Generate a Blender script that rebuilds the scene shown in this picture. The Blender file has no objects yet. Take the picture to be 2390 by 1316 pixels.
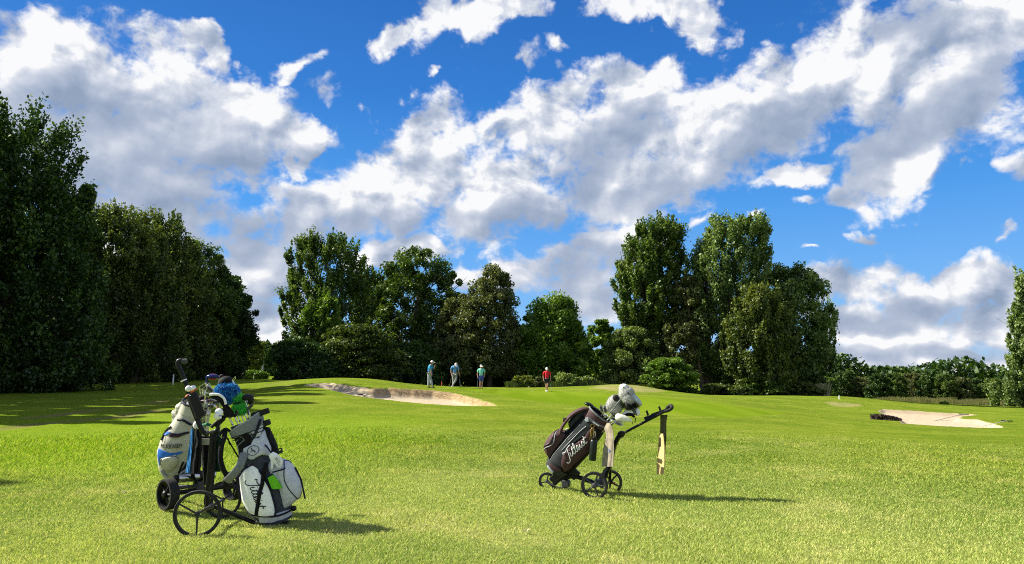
import bpy, math, random
import numpy as np
from mathutils import Vector, Matrix
R = math.radians
SC = bpy.context.scene
COL = SC.collection
rng = np.random.default_rng(7)
random.seed(7)

# ------------------------------------------------------------------ camera
CAM = Vector((0, 0, 1.6)); FPX = 1726.0; CX, CY = 1195.0, 658.0; HOR = 862.0
PITCH = math.atan((HOR - CY) / FPX)
cd = bpy.data.cameras.new('camera'); cam = bpy.data.objects.new('camera', cd); COL.objects.link(cam)
cam.location = CAM; cam.rotation_euler = (R(90) + PITCH, 0, 0)
cd.sensor_width = 36; cd.lens = 36 * FPX / 2390; cd.clip_start = 0.05; cd.clip_end = 5000
SC.camera = cam

def raydir(px, py):
    x = (px - CX) / FPX; u = (CY - py) / FPX
    c, s = math.cos(PITCH), math.sin(PITCH)
    return Vector((x, c - u * s, s + u * c))
def at(px, py, Y):                     # the point at depth Y seen at that pixel of the photograph
    d = raydir(px, py); return CAM + d * (Y / d.y)
def azel(px, py):
    d = raydir(px, py).normalized(); return math.atan2(d.x, d.y), math.asin(d.z)

# ------------------------------------------------------------------ light and exposure
EXPO = 1.25
SC.view_settings.view_transform = 'Standard'; SC.view_settings.look = 'None'
SC.view_settings.gamma = 1; SC.view_settings.exposure = EXPO
SC.cycles.use_denoising = False; SC.cycles.filter_width = 1.05
SC.cycles.max_bounces = 6; SC.cycles.diffuse_bounces = 3; SC.cycles.glossy_bounces = 3; SC.cycles.transmission_bounces = 3
SUN = Vector((-1.17, 0.27, 0.96)).normalized()
sd = bpy.data.lights.new('sun', 'SUN'); sd.energy = 5.0; sd.angle = R(0.5); sd.color = (1.0, 0.94, 0.80)
so = bpy.data.objects.new('sun', sd); COL.objects.link(so)
so.rotation_euler = SUN.to_track_quat('Z', 'Y').to_euler(); so.location = (-30, 10, 40)

class NT:                               # a small writer for node trees
    def __init__(s, tree): s.t = tree; s.n = tree.nodes; s.l = tree.links
    def new(s, typ, **kw):
        n = s.n.new(typ)
        for k, v in kw.items(): setattr(n, k, v)
        return n
    def put(s, sock, v):
        if isinstance(v, bpy.types.NodeSocket): s.l.new(v, sock)
        elif v is not None: sock.default_value = v
    def m(s, op, a, b=None, c=None, clamp=False):
        n = s.new('ShaderNodeMath', operation=op, use_clamp=clamp)
        s.put(n.inputs[0], a); s.put(n.inputs[1], b)
        if c is not None: s.put(n.inputs[2], c)
        return n.outputs[0]
    def v(s, op, a, b=None, scale=None):
        n = s.new('ShaderNodeVectorMath', operation=op)
        s.put(n.inputs[0], a); s.put(n.inputs[1], b)
        if scale is not None: s.put(n.inputs['Scale'], scale)
        return n.outputs['Value'] if op in ('LENGTH', 'DOT_PRODUCT') else n.outputs[0]
    def noise(s, vec, scale, detail=4, rough=.5, out='Fac', dist=0, lac=2.0, dim='3D'):
        n = s.new('ShaderNodeTexNoise', noise_dimensions=dim); s.put(n.inputs['Vector'], vec)
        n.inputs['Scale'].default_value = scale; n.inputs['Detail'].default_value = detail
        n.inputs['Roughness'].default_value = rough; n.inputs['Distortion'].default_value = dist
        n.inputs['Lacunarity'].default_value = lac
        return n.outputs[out]
    def ramp(s, x, lo, hi, a=0., b=1., smooth=True):
        n = s.new('ShaderNodeMapRange'); n.interpolation_type = 'SMOOTHSTEP' if smooth else 'LINEAR'
        s.put(n.inputs['Value'], x); n.inputs['From Min'].default_value = lo; n.inputs['From Max'].default_value = hi
        n.inputs['To Min'].default_value = a; n.inputs['To Max'].default_value = b
        return n.outputs[0]
    def mix(s, f, a, b, mode='MIX'):
        n = s.new('ShaderNodeMix', data_type='RGBA', blend_type=mode)
        s.put(n.inputs[0], f)
        for sock, v in ((n.inputs[6], a), (n.inputs[7], b)):
            s.put(sock, v if isinstance(v, bpy.types.NodeSocket) else (*v, 1))
        return n.outputs[2]
    def attr(s, name): return s.new('ShaderNodeAttribute', attribute_name=name)

# ------------------------------------------------------------------ world: Nishita sky with broken cumulus
W = bpy.data.worlds.new('World'); SC.world = W; W.use_nodes = True
t = NT(W.node_tree); t.n.clear()
sky = t.new('ShaderNodeTexSky', sky_type='NISHITA', sun_disc=False)
sky.sun_elevation = math.asin(SUN.z); sky.sun_rotation = math.atan2(SUN.x, SUN.y)
sky.altitude = 50; sky.air_density = 1.0; sky.dust_density = 0.6; sky.ozone_density = 2.0
tc = t.new('ShaderNodeTexCoord').outputs['Generated']
sep = t.new('ShaderNodeSeparateXYZ'); t.put(sep.inputs[0], t.v('NORMALIZE', tc))
AZ = t.m('ARCTAN2', sep.outputs[0], sep.outputs[1]); EL = t.m('ARCSINE', sep.outputs[2])
cmb = t.new('ShaderNodeCombineXYZ'); t.put(cmb.inputs[0], AZ); t.put(cmb.inputs[1], EL)
P0 = cmb.outputs[0]
def warped(p, scale, amt, detail=3):
    c = t.noise(p, scale, detail, .55, 'Color', dim='2D')
    return t.v('ADD', p, t.v('SCALE', t.v('SUBTRACT', c, (.5, .5, .5)), scale=amt))
PW = warped(warped(P0, 8, .075), 30, .030)
def field(p, blobs, soft=.25):          # 1 at the heart of a cloud bank, 0 on its rim, negative outside
    acc = None
    for b in blobs:
        cx, cy, rx, ry = b[:4]; ang = b[4] if len(b) > 4 else 0
        a0, e0 = azel(cx, cy)
        kx = (azel(cx + 20, cy)[0] - azel(cx - 20, cy)[0]) / 40; ky = (azel(cx, cy - 20)[1] - azel(cx, cy + 20)[1]) / 40
        n = t.new('ShaderNodeMapping', vector_type='TEXTURE'); t.put(n.inputs[0], p)
        n.inputs['Location'].default_value = (a0, e0, 0); n.inputs['Rotation'].default_value = (0, 0, R(ang))
        n.inputs['Scale'].default_value = (rx * kx, ry * ky, 1)
        ln = t.v('LENGTH', n.outputs[0])
        acc = ln if acc is None else t.m('SMOOTH_MIN', acc, ln, soft)
    return t.m('SUBTRACT', 1.0, acc)
CLOUD = [(150,140,240,150),(110,330,330,170),(380,210,210,115,-25),(470,110,80,45,-20),(430,340,240,140),(610,265,105,85,-35),(690,320,90,40,-20),(300,480,250,80),
 (730,370,20,40,-30),(690,380,25,25),
 (560,560,110,70,10),(760,500,190,100,14),(950,430,170,130,20),(1000,300,110,55,10),(1150,460,210,105,0),(1290,260,150,90,15),(1480,215,130,75,15),(1400,300,200,120,5),
 (1450,430,210,120,8),(1650,320,170,125,15),(1840,240,180,110,22),(1850,400,95,38,10),(2060,150,170,170,20),(2080,340,130,120,40),(2020,440,60,60,40),(2250,210,180,140,35),(2280,60,190,110),
 (1370,600,110,90,30),(1270,620,110,55,22),(1140,650,100,45,5),(1340,700,130,50),(1480,590,70,60),
 (590,650,110,70),(620,740,130,90),(600,810,110,50),(380,560,120,70),(960,600,100,35,5),(880,620,70,30),
 (1990,650,110,60,10),(2120,690,110,62),(2270,665,95,60),(2360,690,70,60),(1980,760,120,70),(2180,770,180,70),(2330,770,110,70),(2000,850,140,45),(2220,850,220,55),
 (930,95,80,42,28),(1040,45,130,60,18),(1190,5,80,35),(1520,10,170,36),(1640,55,80,55,-25),(330,540,230,60)]
WISP = [(1010,180,34,17,35),(1115,160,42,20,5),(1215,105,30,32,20),(2250,400,42,22,20),(2375,420,42,45),(2345,560,50,13,0),(1650,510,60,26,30),(1790,500,46,14,12),(1885,590,28,9),(1190,565,28,10),(700,165,55,18,20),(765,235,48,34,-20),(1290,90,30,25),(1900,470,60,20,10),(560,150,40,18,-20),(2020,545,40,12),(1560,600,30,10)]
DARK = [(300,340,330,110,-6,.7),(180,420,230,110),(430,440,180,60),(630,570,170,60,5),(800,540,170,45,10),(980,520,130,35),(1250,510,150,35),(1350,620,100,70,10),(1370,390,60,90,-30),
 (1560,450,170,38,10),(1790,330,130,45,20),(2010,390,70,60,40),(2200,250,150,60,25),(2080,740,190,24),(2250,815,190,20),(2000,810,110,20),(620,700,80,30),(1330,700,130,34),(1150,690,70,20),(2120,60,80,40,10),(1480,290,70,40,20)]
f1 = t.m('MAXIMUM', field(PW, CLOUD, .22), t.m('SUBTRACT', t.m('MULTIPLY', field(PW, WISP, .15), .60), .30))
lowf = t.noise(P0, 9, 2, .5, dim='2D')
nz = t.new('ShaderNodeVectorMath', operation='MULTIPLY'); t.put(nz.inputs[0], P0); nz.inputs[1].default_value = (1, 1.25, 1)
PN = nz.outputs[0]
def puffs(p):
    a = t.noise(p, 15, 8, .58, dist=.25, dim='2D')
    w = t.new('ShaderNodeTexVoronoi', feature='SMOOTH_F1', voronoi_dimensions='2D'); t.put(w.inputs['Vector'], warped(p, 30, .02)); w.inputs['Scale'].default_value = 24
    w.inputs['Detail'].default_value = 3; w.inputs['Roughness'].default_value = .55; w.inputs['Smoothness'].default_value = .6
    w.normalize = True
    return t.m('ADD', t.m('MULTIPLY', a, .68), t.m('MULTIPLY', t.m('SUBTRACT', 1.0, w.outputs['Distance']), .40))
n1 = puffs(PN)
n2 = puffs(t.v('ADD', PN, (-.007, .012, 0)))
# the clouds behind and above the viewer, away from the banks listed above
far = t.m('MULTIPLY', t.ramp(t.m('ABSOLUTE', AZ), .75, 1.0), t.ramp(lowf, .46, .62, -.6, .8))
hi = t.m('MULTIPLY', t.ramp(EL, .62, .85), t.ramp(lowf, .46, .62, -.6, .8))
away = t.m('MAXIMUM', t.ramp(t.m('ABSOLUTE', AZ), .72, .85), t.ramp(EL, .60, .72))
body = t.new('ShaderNodeMix'); t.put(body.inputs[0], away); t.put(body.inputs[2], f1); t.put(body.inputs[3], t.m('MAXIMUM', far, hi))
def coarse(p): return t.noise(p, 7.5, 2.5, .5, dim='2D', dist=.4)
c1 = coarse(PN); c2 = coarse(t.v('ADD', PN, (-.016, .030, 0)))
D = t.m('ADD', t.m('MULTIPLY', t.m('MINIMUM', body.outputs[0], .5), 1.15), t.m('MULTIPLY', t.m('SUBTRACT', n1, .575), 2.5))
D = t.m('ADD', D, t.m('MULTIPLY', t.m('SUBTRACT', c1, .5), .6))
fine = t.noise(warped(PN, 18, .03), 62, 5, .6, dim='2D', dist=.6)
D = t.m('ADD', D, t.m('MULTIPLY', t.m('SUBTRACT', fine, .5), .45))
alpha = t.m('POWER', t.ramp(D, -.14, .50), 1.15)
dk = t.ramp(field(warped(P0, 9, .07), DARK, .4), -1.1, .50)
soft = t.m('SUBTRACT', 1.0, t.m('MULTIPLY', dk, .62))
relief = t.m('ADD', t.m('MULTIPLY', t.m('SUBTRACT', n1, n2), 2.3), t.m('MULTIPLY', t.m('SUBTRACT', c1, c2), 3.2))
bright = t.m('SUBTRACT', .90, t.m('MULTIPLY', dk, t.ramp(D, -.1, .6, .40, .62)))
bright = t.m('ADD', bright, t.m('MULTIPLY', relief, soft))
bright = t.m('ADD', bright, t.m('MULTIPLY', t.m('SUBTRACT', t.noise(PW, 10, 5, .55, dim='2D'), .5), .48), clamp=True)
k = 1.0 / (2 ** EXPO)
cc = t.new('ShaderNodeValToRGB'); t.put(cc.inputs[0], bright)
el = cc.color_ramp.elements
el[0].position = 0; el[0].color = (.29 * k, .37 * k, .52 * k, 1)
el[1].position = 1; el[1].color = (.96 * k, .965 * k, .98 * k, 1)
e = el.new(.40); e.color = (.44 * k, .51 * k, .65 * k, 1)
e = el.new(.78); e.color = (.70 * k, .74 * k, .83 * k, 1)
SKYK = 0.10
gr_ = t.new('ShaderNodeValToRGB'); t.put(gr_.inputs[0], EL); e_ = gr_.color_ramp.elements
e_[0].position = 0; e_[0].color = (.40 * k, .60 * k, .88 * k, 1); e_[1].position = .8; e_[1].color = (.010 * k, .080 * k, .34 * k, 1)
for p_, c_ in ((.09, (.20, .46, .88)), (.22, (.075, .32, .80)), (.36, (.028, .185, .60)), (.5, (.018, .13, .48))):
    q = e_.new(p_); q.color = tuple(v * k for v in c_) + (1,)
blue = t.mix(.14, gr_.outputs[0], t.mix(1.0, t.v('SCALE', sky.outputs[0], scale=SKYK), (.30, .66, 1.0), 'MULTIPLY'))
bg = t.new('ShaderNodeBackground'); t.put(bg.inputs[0], t.mix(alpha, blue, cc.outputs[0])); bg.inputs[1].default_value = 1
t.l.new(bg.outputs[0], t.new('ShaderNodeOutputWorld').inputs[0])
W.cycles.sampling_method = 'MANUAL'; W.cycles.sample_map_resolution = 512

# ------------------------------------------------------------------ materials
MATS = {}
def mat(name, col, rough=.6, metal=0., var=.12, scale=40, bump=.0, bscale=300, spec=.28, col2=None):
    if name in MATS: return MATS[name]
    m = bpy.data.materials.new(name); m.use_nodes = True; n = NT(m.node_tree)
    b = m.node_tree.nodes['Principled BSDF']
    oc = n.new('ShaderNodeTexCoord').outputs['Object']
    f = n.noise(oc, scale, 5, .6)
    lo = tuple(c * (1 - var) for c in col); hi_ = tuple(min(1, c * (1 + var)) for c in (col2 or col))
    n.put(b.inputs['Base Color'], n.mix(n.ramp(f, .3, .7), lo, hi_))
    b.inputs['Roughness'].default_value = rough; b.inputs['Metallic'].default_value = metal
    b.inputs['Specular IOR Level'].default_value = spec
    n.put(b.inputs['Roughness'], n.ramp(n.noise(oc, scale * .6, 3), .3, .7, max(.03, rough - .08), min(1, rough + .1)))
    if bump:
        bn = n.new('ShaderNodeBump'); bn.inputs['Strength'].default_value = bump; bn.inputs['Distance'].default_value = .002
        n.put(bn.inputs['Height'], n.noise(oc, bscale, 2)); n.l.new(bn.outputs[0], b.inputs['Normal'])
    MATS[name] = m; return m

def leafmat(name, c1, c2, c3, trans=.35):
    m = bpy.data.materials.new(name); m.use_nodes = True; n = NT(m.node_tree); n.n.clear()
    a = n.attr('rnd').outputs['Fac']
    r = n.new('ShaderNodeValToRGB'); n.put(r.inputs[0], a)
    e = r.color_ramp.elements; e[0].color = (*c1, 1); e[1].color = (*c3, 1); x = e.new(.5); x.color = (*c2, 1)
    dif = n.new('ShaderNodeBsdfDiffuse'); n.put(dif.inputs[0], r.outputs[0])
    tr = n.new('ShaderNodeBsdfTranslucent'); n.put(tr.inputs[0], n.mix(1.0, r.outputs[0], (1.15, 1.25, .5), 'MULTIPLY'))
    gl = n.new('ShaderNodeBsdfGlossy'); gl.inputs['Roughness'].default_value = .5; gl.inputs[0].default_value = (.85, .95, .8, 1)
    m1 = n.new('ShaderNodeMixShader'); m1.inputs[0].default_value = trans; n.l.new(dif.outputs[0], m1.inputs[1]); n.l.new(tr.outputs[0], m1.inputs[2])
    m2 = n.new('ShaderNodeMixShader'); m2.inputs[0].default_value = .03; n.l.new(m1.outputs[0], m2.inputs[1]); n.l.new(gl.outputs[0], m2.inputs[2])
    n.l.new(m2.outputs[0], n.new('ShaderNodeOutputMaterial').inputs[0])
    MATS[name] = m; return m

# ------------------------------------------------------------------ object helpers
def tag(o, label=None, cat=None, group=None, kind=None):
    if label: o['label'] = label
    if cat: o['category'] = cat
    if group: o['group'] = group
    if kind: o['kind'] = kind
    return o
def thing(name, loc, label, cat, group=None):
    o = bpy.data.objects.new(name, None); COL.objects.link(o); o.location = loc; o.empty_display_size = .1
    return tag(o, label, cat, group)
def origin(o):
    v = Vector((0, 0, 0))
    while o is not None: v += o.location; o = o.parent
    return v
def link(name, me, parent, m):
    o = bpy.data.objects.new(name, me); COL.objects.link(o)
    if parent is not None: o.parent = parent
    if m is not None and not me.materials: me.materials.append(m)
    return o
def quadmesh(name, V, m, parent=None, rnd=None, loc=(0, 0, 0)):     # V: (N,4,3) world points
    N = len(V); me = bpy.data.meshes.new(name); off = np.array(origin(parent) if parent is not None else loc)
    co = (V.reshape(-1, 3) - off).astype(np.float32)
    me.vertices.add(N * 4); me.vertices.foreach_set('co', co.ravel())
    me.loops.add(N * 4); me.loops.foreach_set('vertex_index', np.arange(N * 4, dtype=np.int32))
    me.polygons.add(N); me.polygons.foreach_set('loop_start', np.arange(0, N * 4, 4, dtype=np.int32))
    if rnd is not None:
        a = me.attributes.new('rnd', 'FLOAT', 'POINT'); a.data.foreach_set('value', np.repeat(rnd, 4).astype(np.float32))
    me.update(calc_edges=True)
    o = link(name, me, parent, m)
    if parent is None: o.location = loc
    return o

def perp(d):
    d = d.normalized(); a = Vector((0, 0, 1)) if abs(d.z) < .9 else Vector((1, 0, 0))
    u = d.cross(a).normalized(); return u, d.cross(u).normalized()
class MB:                               # collects shapes; build() links them as ONE mesh object
    def __init__(s): s.v = []; s.f = []; s.mi = []; s.mats = []
    def _m(s, m):
        if m is None: return -1
        if m not in s.mats: s.mats.append(m)
        return s.mats.index(m)
    def add(s, vs, fs, m=None):
        b = len(s.v); s.v += [tuple(x) for x in vs]; i = s._m(m)
        s.f += [tuple(b + j for j in f) for f in fs]; s.mi += [i] * len(fs); return s
    def tube(s, path, r, n=8, m=None, closed=False, sq=(1, 1), ref=None):
        P = [Vector(p) for p in path]; k = len(P)
        rr = list(r) if isinstance(r, (list, tuple)) else [r] * k
        vs, fs = [], []; pu = None
        for i, p in enumerate(P):
            if closed: d = P[(i + 1) % k] - P[i - 1]
            else: d = P[min(i + 1, k - 1)] - P[max(i - 1, 0)]
            d.normalize()
            if pu is None:
                if ref is not None: u = (Vector(ref) - d * Vector(ref).dot(d)).normalized()
                else: u, _ = perp(d)
            else:
                u = pu - d * pu.dot(d); u.normalize()
            pu = u; w = d.cross(u)
            for j in range(n):
                a = 2 * math.pi * j / n; vs.append(p + (u * math.cos(a) * sq[0] + w * math.sin(a) * sq[1]) * rr[i])
        for i in range(k if closed else k - 1):
            for j in range(n):
                a, b = i * n + j, i * n + (j + 1) % n; c = ((i + 1) % k) * n
                fs.append((a, b, c + (j + 1) % n, c + j))
        if not closed:
            fs.append(tuple(range(n))[::-1]); fs.append(tuple(range((k - 1) * n, k * n)))
        return s.add(vs, fs, m)
    def box(s, c, size, ax=None, m=None, bev=0.):
        c = Vector(c); X, Y, Z = ax or (Vector((1, 0, 0)), Vector((0, 1, 0)), Vector((0, 0, 1)))
        hx, hy, hz = (q / 2 for q in size); b = bev or min(hx, hy, hz) * .25
        vs = []; prof = [(-hz, b), (-hz + b, 0), (hz - b, 0), (hz, b)]
        for z, ins in prof:
            x, y = hx - ins, hy - ins; q = b * .7
            for (a, e) in ((x - q, -y), (x, -y + q), (x, y - q), (x - q, y), (-x + q, y), (-x, y - q), (-x, -y + q), (-x + q, -y)):
                vs.append(c + X * a + Y * e + Z * z)
        fs = [tuple(range(8))[::-1], tuple(range(24, 32))]
        for i in range(3):
            for j in range(8): fs.append((i * 8 + j, i * 8 + (j + 1) % 8, i * 8 + 8 + (j + 1) % 8, i * 8 + 8 + j))
        return s.add(vs, fs, m)
    def sph(s, c, r, ax=None, nu=16, nv=10, m=None, fn=None):
        c = Vector(c); r = (r, r, r) if isinstance(r, (int, float)) else r
        X, Y, Z = ax or (Vector((1, 0, 0)), Vector((0, 1, 0)), Vector((0, 0, 1)))
        vs = []; fs = []
        for i in range(nv + 1):
            ph = math.pi * i / nv
            for j in range(nu):
                a = 2 * math.pi * j / nu; q = (math.sin(ph) * math.cos(a), math.sin(ph) * math.sin(a), math.cos(ph))
                if fn: q = fn(*q)
                vs.append(c + X * q[0] * r[0] + Y * q[1] * r[1] + Z * q[2] * r[2])
        for i in range(nv):
            for j in range(nu):
                a = i * nu + j; b = i * nu + (j + 1) % nu; fs.append((a, a + nu, b + nu, b))
        return s.add(vs, fs, m)
    def lathe(s, prof, o, axis, n=24, m=None, closed=False):
        o = Vector(o); A = Vector(axis).normalized(); u, w = perp(A); vs = []; fs = []
        k = len(prof)
        for r, z in prof:
            for j in range(n):
                a = 2 * math.pi * j / n; vs.append(o + A * z + (u * math.cos(a) + w * math.sin(a)) * r)
        for i in range(k if closed else k - 1):
            for j in range(n):
                fs.append((i * n + j, i * n + (j + 1) % n, ((i + 1) % k) * n + (j + 1) % n, ((i + 1) % k) * n + j))
        if not closed:
            fs.append(tuple(range(n))[::-1]); fs.append(tuple(range((k - 1) * n, k * n)))
        return s.add(vs, fs, m)
    def slab(s, pts, th, m=None, mid=None):   # polygon outline given thickness vector th
        th = Vector(th); P = [Vector(p) for p in pts]; n = len(P)
        vs = [p - th / 2 for p in P] + [p + th / 2 for p in P]
        fs = [tuple(range(n))[::-1], tuple(range(n, 2 * n))] + [(i, (i + 1) % n, n + (i + 1) % n, n + i) for i in range(n)]
        return s.add(vs, fs, m)
    def sheet(s, rows, th, m=None):      # rows of points -> double-sided sheet with thickness th along its normals
        nr, nc = len(rows), len(rows[0]); P = [[Vector(p) for p in r] for r in rows]
        top, bot = [], []
        for i in range(nr):
            for j in range(nc):
                a = P[min(i + 1, nr - 1)][j] - P[max(i - 1, 0)][j]; b = P[i][min(j + 1, nc - 1)] - P[i][max(j - 1, 0)]
                nn = a.cross(b); nn = nn.normalized() if nn.length > 1e-9 else Vector((0, -1, 0))
                top.append(P[i][j] + nn * th / 2); bot.append(P[i][j] - nn * th / 2)
        q = nr * nc; fs = []
        for i in range(nr - 1):
            for j in range(nc - 1):
                a = i * nc + j; fs.append((a, a + 1, a + nc + 1, a + nc)); fs.append((q + a, q + a + nc, q + a + nc + 1, q + a + 1))
        ring = [j for j in range(nc)] + [i * nc + nc - 1 for i in range(1, nr)] + [(nr - 1) * nc + j for j in range(nc - 2, -1, -1)] + [i * nc for i in range(nr - 2, 0, -1)]
        for a, b in zip(ring, ring[1:] + ring[:1]): fs.append((a, q + a, q + b, b))
        return s.add(top + bot, fs, m)
    def build(s, name, m=None, parent=None, smooth=True, loc=None, ang=40, sub=0):
        off = origin(parent) if parent is not None else Vector(loc or (0, 0, 0))
        me = bpy.data.meshes.new(name); me.from_pydata([tuple(Vector(v) - off) for v in s.v], [], s.f)
        if s.mats:
            sh = 1 if (-1 in s.mi and m is not None) else 0
            for x in ([m] if sh else []) + s.mats: me.materials.append(x)
            me.polygons.foreach_set('material_index', [max(0, i + sh) for i in s.mi])
        me.update()
        if smooth:
            me.polygons.foreach_set('use_smooth', [True] * len(me.polygons))
            try: me.set_sharp_from_angle(angle=R(ang))
            except Exception: pass
        o = link(name, me, parent, m)
        if parent is None: o.location = off
        if sub:
            md = o.modifiers.new('sub', 'SUBSURF'); md.levels = sub; md.render_levels = sub
        return o

# ------------------------------------------------------------------ terrain
CP = [(0,1316,4.75),(1195,1316,4.85),(2390,1316,4.9),(-400,1316,4.7),(2800,1316,5),
 (461,1246,5.4),(520,1206,6.4),(640,1230,5.8),(392,1187,6.45),(900,1200,6.3),(1390,1163,7.5),(1425,1151,8.1),(1280,1143,8.0),(2390,1150,8.2),(2800,1150,8.2),(0,1180,6.6),(-400,1180,6.5),
 (0,1100,9),(-400,1090,9),(600,1100,9.1),(1000,1090,9.6),(1700,1060,11.2),(2390,1050,12.6),(2800,1050,12.6),
 (-400,1000,15.5),(0,1000,16),(400,1000,16),(1195,1000,17),(1800,1000,18.5),(2390,1020,19),(1500,1000,17.8),(1950,1000,21),(2800,1030,19),
 (-300,925,36),(0,915,40),(130,905,46),(258,893,55),(405,888,62),(600,885,85),(0,950,24),(300,940,28),(500,920,36),(600,905,42),(700,936,27),(850,945,26),(600,960,22),
 (640,890,52),(700,886,47),(790,883,45),(880,886,46),(940,894,47),(790,886,58),(880,893,62),(720,900,38),(760,903,36),(850,926,31),(1000,942,29),(1150,948,27.5),
 (1005,905,48.5),(1062,903,52),(1122,907,53),(1276,914,52),(1195,904.5,62),(1110,903.5,63),(1040,903,62),(960,903,64),
 (1150,925,38),(1300,935,35),(1400,925,40),(1600,932,38),(1350,960,27),(1600,985,21),(1700,948,32),
 (1440,897,60),(1500,901,59),(1390,900,62),(1310,903,64),(1530,911,60),(1640,921,58),(1440,906,52),(1400,912,47),(1600,920,48),(1850,924,60),(1830,932,50),(1985,925.5,62),(1900,924,62),(2100,938,74),(2060,935,68),
 (2300,948,90),(2390,952,90),(2800,955,90),(2100,950,115),(2390,951,115),(1900,948,115),(2800,952,115),
 (1900,962,37),(2000,975,34),(2100,986,32.5),(2220,992,31.5),(2340,999,31),(2390,1000,31),(2050,955,45),(2150,958,50),(2250,961,52),(2390,974,42),(2300,965,50),(1950,945,48),(2600,985,38),
 (600,884,120),(1195,893,130),(1700,903,130),(2100,925,180),(2390,925,180),(600,876,220),(1195,880,220),(1800,890,230),(2390,890,300),(0,890,80),(-400,900,70),(-400,885,130),(0,883,130)]
def uv_of(x, y):
    r = np.hypot(x, y); return np.arctan2(x, y) * 1.9, np.log(np.maximum(r, 3.0)) * 1.0
cpw = np.array([tuple(at(*c)) for c in CP])
pu, pv = uv_of(cpw[:, 0], cpw[:, 1]); pz = cpw[:, 2]
def U(r2): return np.where(r2 > 1e-12, .5 * r2 * np.log(np.maximum(r2, 1e-12)), 0)
nC = len(CP); K = U((pu[:, None] - pu) ** 2 + (pv[:, None] - pv) ** 2) + np.eye(nC) * 2e-4
Pm = np.c_[np.ones(nC), pu, pv]; A_ = np.zeros((nC + 3, nC + 3)); A_[:nC, :nC] = K; A_[:nC, nC:] = Pm; A_[nC:, :nC] = Pm.T
sol = np.linalg.solve(A_, np.r_[pz, 0, 0, 0]); Wt, Ct = sol[:nC], sol[nC:]
def zbase(x, y):
    x = np.atleast_1d(np.asarray(x, float)); y = np.atleast_1d(np.asarray(y, float))
    az = np.arctan2(x, y); azc = np.clip(az, -.85, .85); r = np.hypot(x, y); rc = np.clip(r, 3.5, 300)
    u = azc * 1.9; v = np.log(rc); out = np.empty(len(u))
    for i in range(0, len(u), 20000):
        a, b = u[i:i + 20000], v[i:i + 20000]
        out[i:i + 20000] = U((a[:, None] - pu) ** 2 + (b[:, None] - pv) ** 2) @ Wt + Ct[0] + Ct[1] * a + Ct[2] * b
    f = np.clip((np.abs(az) - .85) / .8, 0, 1)
    return out * (1 - f) + .2 * f
def gz(x, y): return float(zbase(x, y)[0])
def on(px, Y, py=880): x = at(px, py, Y).x; return Vector((x, Y, gz(x, Y)))
def pix(P):                             # (N,3) -> pixels of the photograph
    d = P - np.array(CAM); c, s = math.cos(PITCH), math.sin(PITCH)
    f = d[:, 1] * c + d[:, 2] * s; u = -d[:, 1] * s + d[:, 2] * c; f = np.where(f < .1, .1, f)
    return CX + FPX * d[:, 0] / f, CY - FPX * u / f
def inpoly(px, py, poly):
    ins = np.zeros(len(px), bool); n = len(poly)
    for i in range(n):
        x1, y1 = poly[i]; x2, y2 = poly[(i + 1) % n]
        c = ((y1 > py) != (y2 > py)) & (px < (x2 - x1) * (py - y1) / (y2 - y1 + 1e-12) + x1); ins ^= c
    return ins
def edge_dist(px, py, poly, sx=1., sy=1.):
    d = np.full(len(px), 1e9); n = len(poly)
    for i in range(n):
        a = np.array(poly[i]) * (sx, sy); b = np.array(poly[(i + 1) % n]) * (sx, sy); e = b - a
        tt = np.clip(((px * sx - a[0]) * e[0] + (py * sy - a[1]) * e[1]) / (e @ e + 1e-9), 0, 1)
        d = np.minimum(d, np.hypot(px * sx - a[0] - tt * e[0], py * sy - a[1] - tt * e[1]))
    return d
def vnoise(x, y, seed=0):               # cheap value noise
    xi = np.floor(x).astype(int); yi = np.floor(y).astype(int); fx = x - xi; fy = y - yi
    fx = fx * fx * (3 - 2 * fx); fy = fy * fy * (3 - 2 * fy)
    def h(a, b): s = np.sin(a * 127.1 + b * 311.7 + seed * 17.3) * 43758.5453; return s - np.floor(s)
    return (h(xi, yi) * (1 - fx) + h(xi + 1, yi) * fx) * (1 - fy) + (h(xi, yi + 1) * (1 - fx) + h(xi + 1, yi + 1) * fx) * fy
BUNK_L = [(708,899),(735,895),(775,893.5),(830,902),(870,906),(905,904.5),(950,907),(1010,911),(1060,917),(1110,929),(1150,941),(1159,947),(1120,947.5),(1060,946),(1000,942.5),(950,938),(900,932.5),(850,927),(810,919),(770,909),(735,902)]
BUNK_R = [(2048,958),(2062,954.5),(2130,958.5),(2200,963),(2250,965),(2285,968),(2245,971.5),(2238,976),(2280,979),(2320,988),(2344,998),(2290,998.5),(2200,994.5),(2100,987.5),(2104,981),(2085,973),(2060,966)]
SLOPE_DRY = [(1375,905),(1400,900),(1440,897),(1490,899),(1535,906),(1550,914),(1500,916),(1440,913)]
BARE = [(1925,938),(1945,937),(2005,943),(2012,948),(1960,950),(1935,945)]
GREEN = [(1010,900),(1130,909),(1300,912.5),(1450,920),(1650,938),(1850,965),(1700,975),(1500,962),(1330,945),(1200,930),(1120,915)]
def sm(x, a, b): q = np.clip((x - a) / (b - a), 0, 1); return q * q * (3 - 2 * q)

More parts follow.
